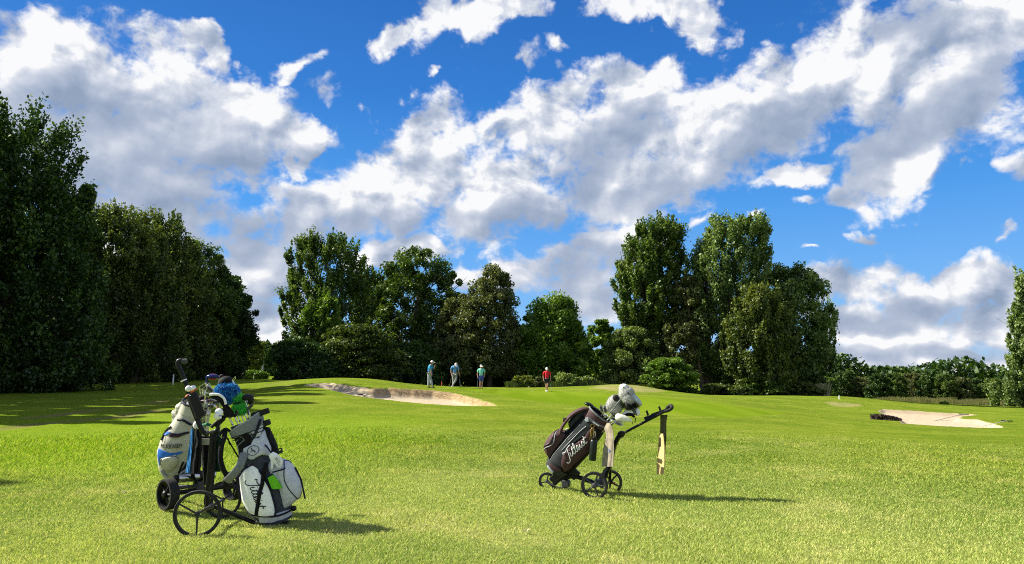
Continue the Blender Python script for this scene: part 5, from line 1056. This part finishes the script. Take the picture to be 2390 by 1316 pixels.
mb.tube([BE.P(2 * math.pi * j / 30, 1.04, .01) for j in range(30)], .009, 6, NAVY, closed=True); mb.add([BE.P(2 * math.pi * j / 30, .99, 0) for j in range(30)], [tuple(range(30))], BLF); mb.build('collar', None, BGE)
rt = thing('jacket', BE.P(R(-60), .85), 'pale camouflage cloth bundled on the top left of the cream and blue bag', 'cloth'); mb = MB()
for c_, r_ in ((c6(235, 220, .05), (.055, .05, .06)), (c6(270, 160, .05), (.05, .05, .06)), (c6(215, 280, .04), (.035, .04, .035)), (c6(310, 215, .09), (.05, .04, .06))): mb.sph(c_, r_, fn=lambda x, y, z: (x * (1 + .1 * math.sin(7 * z + 3 * y)), y * (1 + .1 * math.sin(9 * x)), z * (1 + .08 * math.sin(8 * x + 2))))
mb.tube(cat([c6(290, 250, .12), c6(300, 150, .12), c6(345, 90, .12), c6(400, 130, .12)]), .010, 8, NAVY); mb.tube(cat([c6(350, 100, .13), c6(335, 160, .13), c6(380, 270, .13)]), .018, 8, WHI); mb.build('cloth', CAMO, rt)
rt = thing('water_bottle', c6(320, 300, .12), 'small clear blue bottle in the top pocket of the cream and blue bag', 'bottle'); mb = MB(); mb.tube([c6(322, 330, .12), c6(322, 285, .12), c6(322, 275, .12)], [.018, .018, .010], 12); mb.build('body', mat('pale_blue_plastic', (.10, .25, .55), .2), rt); mb = MB(); mb.tube([c6(322, 275, .12), c6(322, 264, .12)], .011, 10); mb.build('cap', WHI, rt)
cloth('towel', lambda x, y, o=0: at(x, y, 6.12 + o * 1.5), [(1000, 447, 453), (1030, 443, 453), (1070, 438, 450), (1103, 434, 447)], TBLU, 'narrow bright blue towel hanging beside the cream and blue bag', 'towels hung on the trolleys', fold=.006, nf=1)
cloth('towel', lambda x, y, o=0: at(x, y, 6.10 + o * 1.5), [(985, 452, 470), (1030, 450, 470), (1080, 446, 469), (1106, 445, 466)], BLF, 'black towel right of the bright blue one on the left trolleys', 'towels hung on the trolleys', fold=.006, nf=1.5)
cloth('towel', lambda x, y, o=0: at(x, y, 6.2 + o * 1.5), [(1018, 470, 492), (1045, 470, 492), (1090, 473, 494), (1132, 476, 497)], BLF, 'long black towel behind the post of the push trolley', 'towels hung on the trolleys', fold=.006, nf=1.5, seed=3)
cloth('towel', lambda x, y, o=0: at(x, y, 6.3 + o * 1.5), [(995, 505, 514), (1030, 503, 516), (1070, 501, 515), (1101, 499, 514)], DGRN, 'dark green towel right of the post of the push trolley', 'towels hung on the trolleys', fold=.006, nf=1.5, seed=4)
mb = MB(); mb.sheet([[at(x, y, 6.17) for x in (470, 478, 486, 491)] for y in (1024, 1030, 1038)], .02, BEI); tag(mb.build('cream_strap', BEI, None, loc=at(480, 1030, 6.17)), 'cream strap above the long black towel', 'strap')
tube_pts = cat([at(474, 992, 6.2), at(484, 990, 6.1), at(496, 994, 6.15)]); mb = MB(); mb.tube(tube_pts, .012, 8); tag(mb.build('green_strap', mat('bottle_green_webbing', (.01, .12, .06), .7), None, loc=tube_pts[0]), 'bottle green strap across the mouths of the left bags', 'strap')
GCE = 'clubs standing in the cream and blue bag'
ie = lambda dx, dy=0, Y=6.5: at(462 + dx, 1000 + dy, Y)
club('c', ie(6), at(483, 884, 6.6), .005, 'driver with a blue and red crown standing highest of the left clubs', GCE, 'wood', mat('navy_lacquer', (.01, .02, .10), .2), RED, 1.0, (1, 0, -.15))
IR = [((466, 906), 'bronze shafted iron leaning just right of the handle', (1, -.2, -.4)), ((473, 909), 'pale iron beside the bronze shafted one', (1, -.2, -.5)), ((480, 920), 'short steel iron with a rounded toe in the cream bag', (.8, -.5, .2)), ((478, 938), 'low steel iron in front of the others in the cream bag', (.6, -.8, -.2)), ((487, 946), 'steel iron face on with a dark groove in the cream bag', (.9, -.4, -.5)),
      ((494, 937), 'steel iron nearest the black mallet cover', (1, -.3, .3)), ((484, 958), 'lowest steel iron in the mouth of the cream bag', (.5, -.8, -.6)), ((499, 915), 'iron with a thin arched shaft left of the blue tinsel cover', (-1, -.2, -.3)), ((474, 952), 'dark iron low beside the handle console', (.3, -.9, 0))]
for (px_, py_), lb, d_ in IR: club('c', ie(rng.uniform(0, 22)), at(px_, py_, 6.35 + rng.uniform(-.1, .12)), .0045, lb, GCE, 'iron', SILV if 'dark iron' not in lb else GRYP, GRYP, 1.0, d_)
rt = thing('golf_club', ie(14), 'club under a black cover with purple trim low in the cream bag', 'golf club', GCE); mb = MB(); mb.tube([ie(14), at(470, 930, 6.45)], .005, 8, CHR); mb.build('shaft', None, rt); mb = MB(); mb.sph(at(472, 932, 6.45), (.07, .045, .035), axes((.3, 0, 1))); mb.sph(at(482, 935, 6.40), (.05, .04, .012), m=mat('plum_trim', (.08, .03, .07), .6)); mb.build('head_cover', BLF, rt)
mb = MB(); mb.sph(at(459, 992, 6.05), (.030, .02, .034)); mb.tube(cat([at(459, 996, 6.04), at(457, 1012, 6.04), at(461, 1030, 6.04), at(458, 1044, 6.04)]), .006, 6, GRYP); tag(mb.build('tag_cluster', WTX, None, loc=at(459, 992, 6.05)), 'white tag with dangling cords beside the handle of the push trolley', 'tag')
# ================= stakes, rakes, bunker edge, tower
def stake(px, pyb, Y, h, m, lab, name='marker_stake', r=.045):
    x = at(px, pyb, Y).x; p = Vector((x, Y, gz(x, Y))); mb = MB(); mb.tube([p - Vector((0, 0, .05)), p + Vector((.01, 0, h * .97)), p + Vector((.01, 0, h))], [r, r, r * .6], 8); tag(mb.build(name, m, None, loc=p), lab, 'stake', 'boundary stakes along the course')
PW_ = mat('weathered_white_paint', (.80, .80, .76), .7, var=.3, scale=8); YW = mat('pale_yellow_paint', (.55, .55, .25), .6); RD = mat('red_paint', (.50, .05, .04), .6)
stake(258, 894, 47.5, .64, PW_, 'left white stake at the foot of the dark tree row'); stake(404, 889, 50, .68, PW_, 'right white stake at the foot of the dark tree row')
stake(550, 885, 92, .42, YW, 'left yellowish stake in the sunny gap beyond the row', r=.05); stake(592, 885, 92, .42, YW, 'right yellowish stake in the sunny gap beyond the row', r=.05)
stake(1030.5, 902, 55, .33, RD, 'small red stake between the first and second golfer', r=.03); stake(1959, 934, 56, .25, PW_, 'tiny pale stake by the shaded hollow on the right')
def rake(p, q, lab, hm, flip=1):
    p, q = Vector(p), Vector(q); root = thing('bunker_rake', p, lab, 'rake', 'rakes lying by the bunkers'); mb = MB(); mb.tube([p, p.lerp(q, .5) + Vector((0, 0, .01)), q], .016, 8); mb.build('handle', hm, root)
    a = (q - p).normalized(); s_ = a.cross(Vector((0, 0, 1))).normalized(); mb = MB(); mb.box(q, (.5, .04, .04), (s_, a, Vector((0, 0, 1))), BLK)
    for k_ in range(9): mb.tube([q + s_ * (k_ - 4) * .055, q + s_ * (k_ - 4) * .055 - Vector((0, 0, .09))], .006, 5)
    mb.build('head', BLK, root)
GW = mat('grey_weathered_wood', (.35, .32, .27), .8)
def lay(px, py, Y, dz=.05): p = at(px, py, Y); return p
rake(at(712, 899.5, 38), at(725, 898, 38.4) + Vector((.35, 0, 0)), 'short looking rake at the shaded left tip of the near bunker', GW)
rake(at(867, 924.5, 30.5), at(847, 920.5, 31), 'rake lying on the front edge of the near bunker', GW)
rake(at(2177, 983.5, 38), at(2249, 966.5, 42), 'rake lying across the sand of the right bunker', GW)
rake(at(2292, 995, 33), at(2350, 982, 34), 'pale rake leaning over the right tip of the right bunker', mat('pale_wood', (.60, .55, .42), .7))
# low dark earth wall at the left end of the right bunker
def YY(px): return 34.2
top = [(2032, 968), (2045, 967.5), (2060, 969), (2075, 970.5), (2090, 974), (2103, 978.5)]; bot = [(2034, 979), (2045, 980.5), (2060, 981.5), (2075, 983), (2090, 984.5), (2105, 986.5)]
mb = MB(); rows = []
for k_ in range(7):
    u_ = k_ / 6; rw = []
    for j in range(41):
        x_ = 2033 + 71 * j / 40; yt = np.interp(x_, [q[0] for q in top], [q[1] for q in top]); yb = np.interp(x_, [q[0] for q in bot], [q[1] for q in bot]) + 1.5
        rw.append(at(x_, yt + (yb - yt) * u_ + rng.normal() * .25, 33.7 + .25 * (1 - u_) + rng.normal() * .05))
    rows.append(rw)
mb.sheet(rows, .12); tag(mb.build('earth_wall', mat('dark_peat', (.028, .017, .012), 1, var=.6, scale=14, bump=1, bscale=30), None, loc=at(2068, 978, 33.8)), 'low dark brown peat wall at the left end of the right bunker', 'wall')
# small grey tower with a slit window and a pointed roof
p = at(609, 868, 128); root = thing('tower', Vector((p.x, p.y, gz(p.x, p.y))), 'small pale grey tower with slit windows seen through the gap', 'tower'); STN = mat('pale_stone', (.33, .33, .33), .9, var=.15, scale=3)
z0, z1_ = gz(p.x, p.y), at(609, 842, 128).z; mb = MB(); mb.box((p.x - .15, 128, (z0 + z1_) / 2), (.85, .85, z1_ - z0), None, STN, .04); mb.build('wall', None, root)
mb = MB(); mb.lathe([(.62, -.05), (.60, 0), (.02, 1.0)], (p.x - .15, 128, z1_), (0, 0, 1), 4); mb.build('roof', mat('slate_roof', (.10, .11, .13), .7), root, smooth=False)
for dx in (-.22, .12): mb = MB(); mb.box((p.x - .15 + dx, 127.56, (z0 + z1_) / 2 + .45), (.12, .06, .85), None, BLK, .01); mb.build('window', None, root)
def ball(px, py, Y, lab): p = at(px, py, Y); p.z = gz(p.x, p.y) + .022; mb = MB(); mb.sph(p, .0225); tag(mb.build('golf_ball', GBALL, None, loc=p), lab, 'golf ball')
ball(1243, 912.5, 52, 'white golf ball on the green left of the golfer in red')
# a few fallen leaves in the near grass
LF = mat('dead_leaf', (.45, .38, .22), .8, var=.3)
for px_, py_, lb in ((292, 1151, 'fallen pale leaf left of the trolleys'), (160, 1085, 'fallen leaf in the lush grass at the left'), (1230, 1239, 'tiny fallen leaf in front of the lone trolley')):
    d = raydir(px_, py_); tt = 3.
    while CAM.z + d.z * tt > gz(d.x * tt, d.y * tt) + .02 and tt < 60: tt += .02
    p = CAM + d * tt; mb = MB(); mb.sheet([[p + Vector((.03 * (u_ - 1) * (1 - abs(v_ - 1) * .6), .02 * (v_ - 1), .012 * abs(u_ - 1))) for u_ in range(3)] for v_ in range(3)], .001); tag(mb.build('fallen_leaf', LF, None, loc=p), lb, 'leaf', 'fallen leaves in the grass')

# ================= golfers
SKIN = mat('skin', (.42, .24, .17), .55, var=.08); HAIR = mat('dark_hair', (.03, .02, .015), .8); WCAP = mat('white_cap_cotton', (.70, .70, .70), .8)
def skinmesh(name, chains, m, parent, sub=1):
    """chains: lists of (point, radius) sharing endpoints -> one continuous skinned surface"""
    key = {}; vs, rs, es = [], [], []
    def vid(p, r_):
        k_ = (round(p.x, 4), round(p.y, 4), round(p.z, 4))
        if k_ not in key: key[k_] = len(vs); vs.append(p); rs.append(r_)
        return key[k_]
    for ch in chains:
        ids = [vid(Vector(p), r_) for p, r_ in ch]
        es += [(a, b) for a, b in zip(ids, ids[1:]) if a != b]
    off = origin(parent); me = bpy.data.meshes.new(name); me.from_pydata([v - off for v in vs], es, []); me.update()
    o = bpy.data.objects.new(name, me); COL.objects.link(o); o.parent = parent
    md = o.modifiers.new('skin', 'SKIN'); md.use_smooth_shade = True; me.skin_vertices[0] if len(me.skin_vertices) else None
    for i, sv in enumerate(me.skin_vertices[0].data):
        q = rs[i]; sv.radius = (q, q) if not isinstance(q, tuple) else q; sv.use_root = (i == 0)
    s2 = o.modifiers.new('sub', 'SUBSURF'); s2.levels = s2.render_levels = sub
    dg = bpy.context.evaluated_depsgraph_get(); dg.update(); nm = bpy.data.meshes.new_from_object(o.evaluated_get(dg)); o.modifiers.clear(); o.data = nm; nm.materials.clear(); nm.materials.append(m); nm.name = name
    return o
def person(foot, H, face, label, J, shirt, trouser, shoe, shorts=False, clubs=(), cap=True, pattern=None):
    """J: joints in body units of H, x = to the right in the picture, y = towards the viewer (-), z = up"""
    root = thing('person', foot, label, 'person', 'golfers on the green'); f = Vector(foot)
    def W_(k_): x, y, z = J[k_]; return f + Vector((x, y, z)) * H
    g = {k_: W_(k_) for k_ in J}; s = H
    spine = [(g['pel'], .062 * s), (g['pel'].lerp(g['chest'], .5), .054 * s), (g['chest'], .060 * s), (g['neckb'], .050 * s), (g['neck'], .032 * s), (g['headb'], .040 * s), (g['head'], .062 * s), (g['top'], .040 * s)]
    ch = [spine]
    for sd_ in 'LR':
        ch.append([(g['pel'], .062 * s), (g['hip' + sd_], .062 * s), (g['hip' + sd_].lerp(g['kn' + sd_], .5), .050 * s), (g['kn' + sd_], .034 * s), (g['kn' + sd_].lerp(g['an' + sd_], .4), .034 * s), (g['an' + sd_], .020 * s), (g['toe' + sd_], .018 * s)])
        wr = g['wr' + sd_]; el_ = g['el' + sd_]; hd_ = (wr - el_).normalized(); hc_ = wr + hd_ * .035 * s
        ch.append([(g['neckb'], .050 * s), (g['sh' + sd_], .040 * s), (g['sh' + sd_].lerp(el_, .5), .030 * s), (el_, .024 * s), (el_.lerp(wr, .4), .023 * s), (wr, .014 * s), (hc_, .019 * s)])
        u_, v_ = perp(hd_)
        for k_ in range(4): st = hc_ + v_ * (k_ - 1.5) * .010 * s; tip = st + hd_ * (.026 + .006 * (1.5 - abs(k_ - 1.5))) * s + u_ * .012 * s; ch.append([(hc_, .019 * s), (st + hd_ * .010 * s, .0055 * s), (tip, .0045 * s)])
        ch.append([(wr, .014 * s), (wr + hd_ * .016 * s - v_ * .016 * s, .006 * s), (wr + hd_ * .036 * s - v_ * .024 * s + u_ * .008 * s, .005 * s)])
    skinmesh('body', ch, SKIN, root)
    # clothes
    sh = [[(g['pel'] + Vector((0, 0, -.01 * s)), (.094 * s, .094 * s)), (g['pel'].lerp(g['chest'], .5), (.090 * s, .090 * s)), (g['chest'], (.098 * s, .098 * s)), (g['neckb'], .056 * s), (g['neckb'].lerp(g['neck'], .55), .040 * s)]]
    for sd_ in 'LR': sh.append([(g['neckb'], .056 * s), (g['sh' + sd_], .052 * s), (g['sh' + sd_].lerp(g['el' + sd_], .45), .044 * s), (g['sh' + sd_].lerp(g['el' + sd_], .8), .042 * s)])
    skinmesh('shirt', sh, shirt, root)
    tr_ = []
    for sd_ in 'LR':
        c_ = [(g['pel'], (.082 * s, .082 * s)), (g['hip' + sd_], .070 * s), (g['hip' + sd_].lerp(g['kn' + sd_], .5), .060 * s)]
        if shorts: c_ += [(g['hip' + sd_].lerp(g['kn' + sd_], .9), .052 * s)]
        else: c_ += [(g['kn' + sd_], .046 * s), (g['kn' + sd_].lerp(g['an' + sd_], .5), .042 * s), (g['kn' + sd_].lerp(g['an' + sd_], .93), .036 * s)]
        tr_.append(c_)
    skinmesh('shorts' if shorts else 'trousers', tr_, trouser, root)
    for sd_ in 'LR':
        a_, t_ = g['an' + sd_], g['toe' + sd_]; d_ = Vector((t_.x - a_.x, t_.y - a_.y, 0)).normalized(); mb = MB(); c0 = Vector((a_.x, a_.y, t_.z)) + d_ * .045 * s
        mb.sph(c0, (.078 * s, .030 * s, .030 * s), (d_, Vector((-d_.y, d_.x, 0)), Vector((0, 0, 1))), 14, 8, fn=lambda x, y, z: (x, y, max(z, -.6) * (1.25 if x < .1 else .8))); mb.build('shoe', shoe, root)
    fc = Vector(face).normalized(); up = (g['top'] - g['headb']).normalized(); side = fc.cross(up).normalized(); hcx = g['head']; ax = (side, fc, up)
    mb = MB(); mb.sph(hcx + fc * .006 * s, (.050 * s, .060 * s, .068 * s), ax); mb.sph(hcx + fc * .068 * s - up * .006 * s, (.010 * s, .014 * s, .016 * s), ax, 8, 6)
    for q in (-1, 1): mb.sph(hcx + side * q * .050 * s - up * .004 * s, (.007 * s, .014 * s, .020 * s), ax, 8, 6)
    mb.build('head', SKIN, root)
    mb = MB()
    for q in (-1, 1): mb.sph(hcx + side * q * .020 * s + fc * .060 * s + up * .006 * s, .006 * s, None, 8, 6, BLK)
    mb.box(hcx + fc * .060 * s - up * .032 * s, (.028 * s, .008 * s, .006 * s), ax, mat('lips', (.30, .10, .09), .6)); mb.build('eyes_and_mouth', None, root)
    mb = MB(); mb.sph(hcx - fc * .004 * s - up * .004 * s, (.054 * s, .060 * s, .066 * s), ax, 14, 8, fn=lambda x, y, z: (x, min(y, .1), z)); mb.build('hair', HAIR, root)
    if cap:
        mb = MB(); mb.sph(hcx + up * .018 * s, (.058 * s, .068 * s, .062 * s), ax, 18, 10, fn=lambda x, y, z: (x, y, max(z, 0.0))); mb.sph(hcx + up * .022 * s + fc * .085 * s, (.042 * s, .048 * s, .007 * s), ax, 14, 6); mb.build('cap', WCAP, root)
    if pattern:
        b0 = MB()
        for z in np.linspace(.15, .95, 6):
            c_ = g['pel'].lerp(g['chest'], z); b0.tube([c_ + Vector((math.cos(a) * .092 * s, math.sin(a) * .074 * s, .012 * math.sin(5 * a + z * 9))) for a in np.linspace(0, 2 * math.pi, 20, endpoint=False)], .010, 5, closed=True)
        b0.build('shirt_pattern', pattern, root)
    for (kk, dx, dy, lb) in clubs:
        h_ = g[kk] + (g[kk] - g['el' + kk[-1]]).normalized() * .045 * s; e_ = Vector((h_.x + dx * s, h_.y + dy * s, gz(h_.x + dx * s, h_.y + dy * s) + .03)); cr = thing('putter', e_, lb, 'putter', 'putters held by the golfers'); a_ = (h_ - e_).normalized()
        mb = MB(); mb.tube([e_, h_ + a_ * .02], .010, 6); mb.build('shaft', CHR, cr); mb = MB(); mb.tube([h_ - a_ * .20, h_ + a_ * .06], .016, 8); mb.build('grip', BLK, cr); mb = MB(); mb.box(e_ + Vector((.03, 0, 0)), (.11, .04, .03), None, GRYP, .008); mb.build('head', None, cr)
    return root
def stand(**kw):
    J = dict(pel=(0, 0, .53), chest=(0, 0, .73), neckb=(0, 0, .815), neck=(0, -.01, .855), headb=(0, -.01, .875), head=(0, -.02, .925), top=(0, -.015, .965), hipL=(-.05, 0, .50), hipR=(.05, 0, .50), knL=(-.055, -.01, .28), knR=(.055, -.01, .28), anL=(-.06, .01, .045), anR=(.06, .01, .045), toeL=(-.065, -.08, .018), toeR=(.065, -.08, .018),
        shL=(-.115, 0, .80), shR=(.115, 0, .80), elL=(-.14, .01, .63), elR=(.14, .01, .63), wrL=(-.14, -.03, .49), wrR=(.14, -.03, .49)); J.update(kw); return J
def ftp(px, Y): p = at(px, 905, Y); return Vector((p.x, Y, gz(p.x, Y)))
SB = mat('blue_patterned_polo', (.015, .17, .42), .8, var=.5, scale=18, col2=(.03, .30, .50)); SBP = mat('navy_pattern', (.01, .04, .22), .8); TG_ = mat('pale_grey_trousers', (.40, .42, .46), .8); SB2 = mat('sky_blue_polo', (.10, .30, .62), .8); TG2 = mat('grey_trousers', (.27, .28, .27), .8)
SM = mat('mint_polo', (.20, .60, .48), .8); SHB = mat('blue_shorts', (.06, .10, .36), .8); SR = mat('red_polo', (.62, .015, .035), .8); SHK = mat('black_shorts', (.012, .012, .016), .8); SHW = mat('white_shoe', (.65, .65, .62), .5); SHD = mat('black_shoe', (.02, .02, .02), .5)
person(ftp(1004, 48.5), 1.77, (.95, -.3, -.15), 'leftmost golfer in blue patterned polo and pale grey trousers, hand raised to his cap',
    stand(pel=(-.02, 0, .53), chest=(-.01, 0, .73), neckb=(.005, 0, .81), neck=(.03, 0, .85), headb=(.045, 0, .87), head=(.06, -.005, .915), top=(.055, 0, .955), hipL=(-.035, -.05, .50), hipR=(-.02, .05, .50), knL=(-.05, -.06, .28), knR=(.02, .05, .28), anL=(-.065, -.06, .045), anR=(.07, .05, .045), toeL=(.01, -.08, .018), toeR=(.15, .04, .018), shL=(.0, -.11, .79), shR=(.01, .11, .79), elL=(.03, -.13, .62), elR=(.13, .08, .70), wrL=(.05, -.12, .47), wrR=(.165, .02, .83)),
    SB, TG_, SHD, clubs=(('wrL', .06, -.05, 'putter held down beside the leftmost golfer'),), pattern=SBP)
person(ftp(1061, 52), 1.76, (.25, -.75, -.75), 'golfer in a sky blue polo bowing his head with legs crossed, leaning on two clubs',
    stand(pel=(-.01, 0, .53), chest=(.0, -.01, .73), neckb=(.02, -.04, .80), neck=(.035, -.07, .83), headb=(.045, -.09, .84), head=(.055, -.125, .865), top=(.06, -.13, .91), knL=(-.05, 0, .28), anL=(-.06, .02, .045), toeL=(-.10, -.04, .018), hipR=(.045, -.01, .5), knR=(.06, -.06, .28), anR=(-.07, -.09, .07), toeR=(-.09, -.13, .02), shL=(-.11, -.02, .79), shR=(.125, -.02, .79), elL=(-.15, .0, .62), elR=(.155, -.02, .62), wrL=(-.115, -.07, .49), wrR=(.19, -.07, .47)),
    SB2, TG2, SHW, clubs=(('wrL', -.10, -.02, 'left one of the two clubs the bowing golfer leans on'), ('wrR', .03, -.02, 'right one of the two clubs the bowing golfer leans on')))
person(ftp(1123, 53), 1.68, (.45, -.85, -.25), 'golfer in a mint polo and blue shorts with a putter at his side',
    stand(pel=(.0, 0, .53), knL=(-.03, -.01, .28), anL=(-.045, .0, .045), toeL=(-.07, -.08, .018), knR=(.045, 0, .28), anR=(.035, .03, .045), toeR=(.04, -.06, .018), elL=(-.16, .01, .63), wrL=(-.15, -.04, .50), elR=(.15, .03, .64), wrR=(.13, -.03, .52)),
    SM, SHB, SHD, True, clubs=(('wrL', -.02, -.03, 'putter held by the golfer in mint'),))
person(ftp(1276.5, 52), 1.68, (-.1, -.95, -.25), 'golfer in red polo and black shorts walking alone on the right of the green',
    stand(hipL=(-.04, 0, .5), knL=(-.03, -.02, .28), anL=(-.03, .14, .10), toeL=(-.03, .08, .02), hipR=(.045, 0, .5), knR=(.02, -.10, .29), anR=(.01, -.10, .045), toeR=(.0, -.19, .02), elL=(-.15, .03, .63), wrL=(-.14, -.03, .50), elR=(.155, .02, .63), wrR=(.15, -.05, .49)),
    SR, SHK, SHW, True, clubs=(('wrR', .02, -.02, 'putter carried by the golfer in red'),))
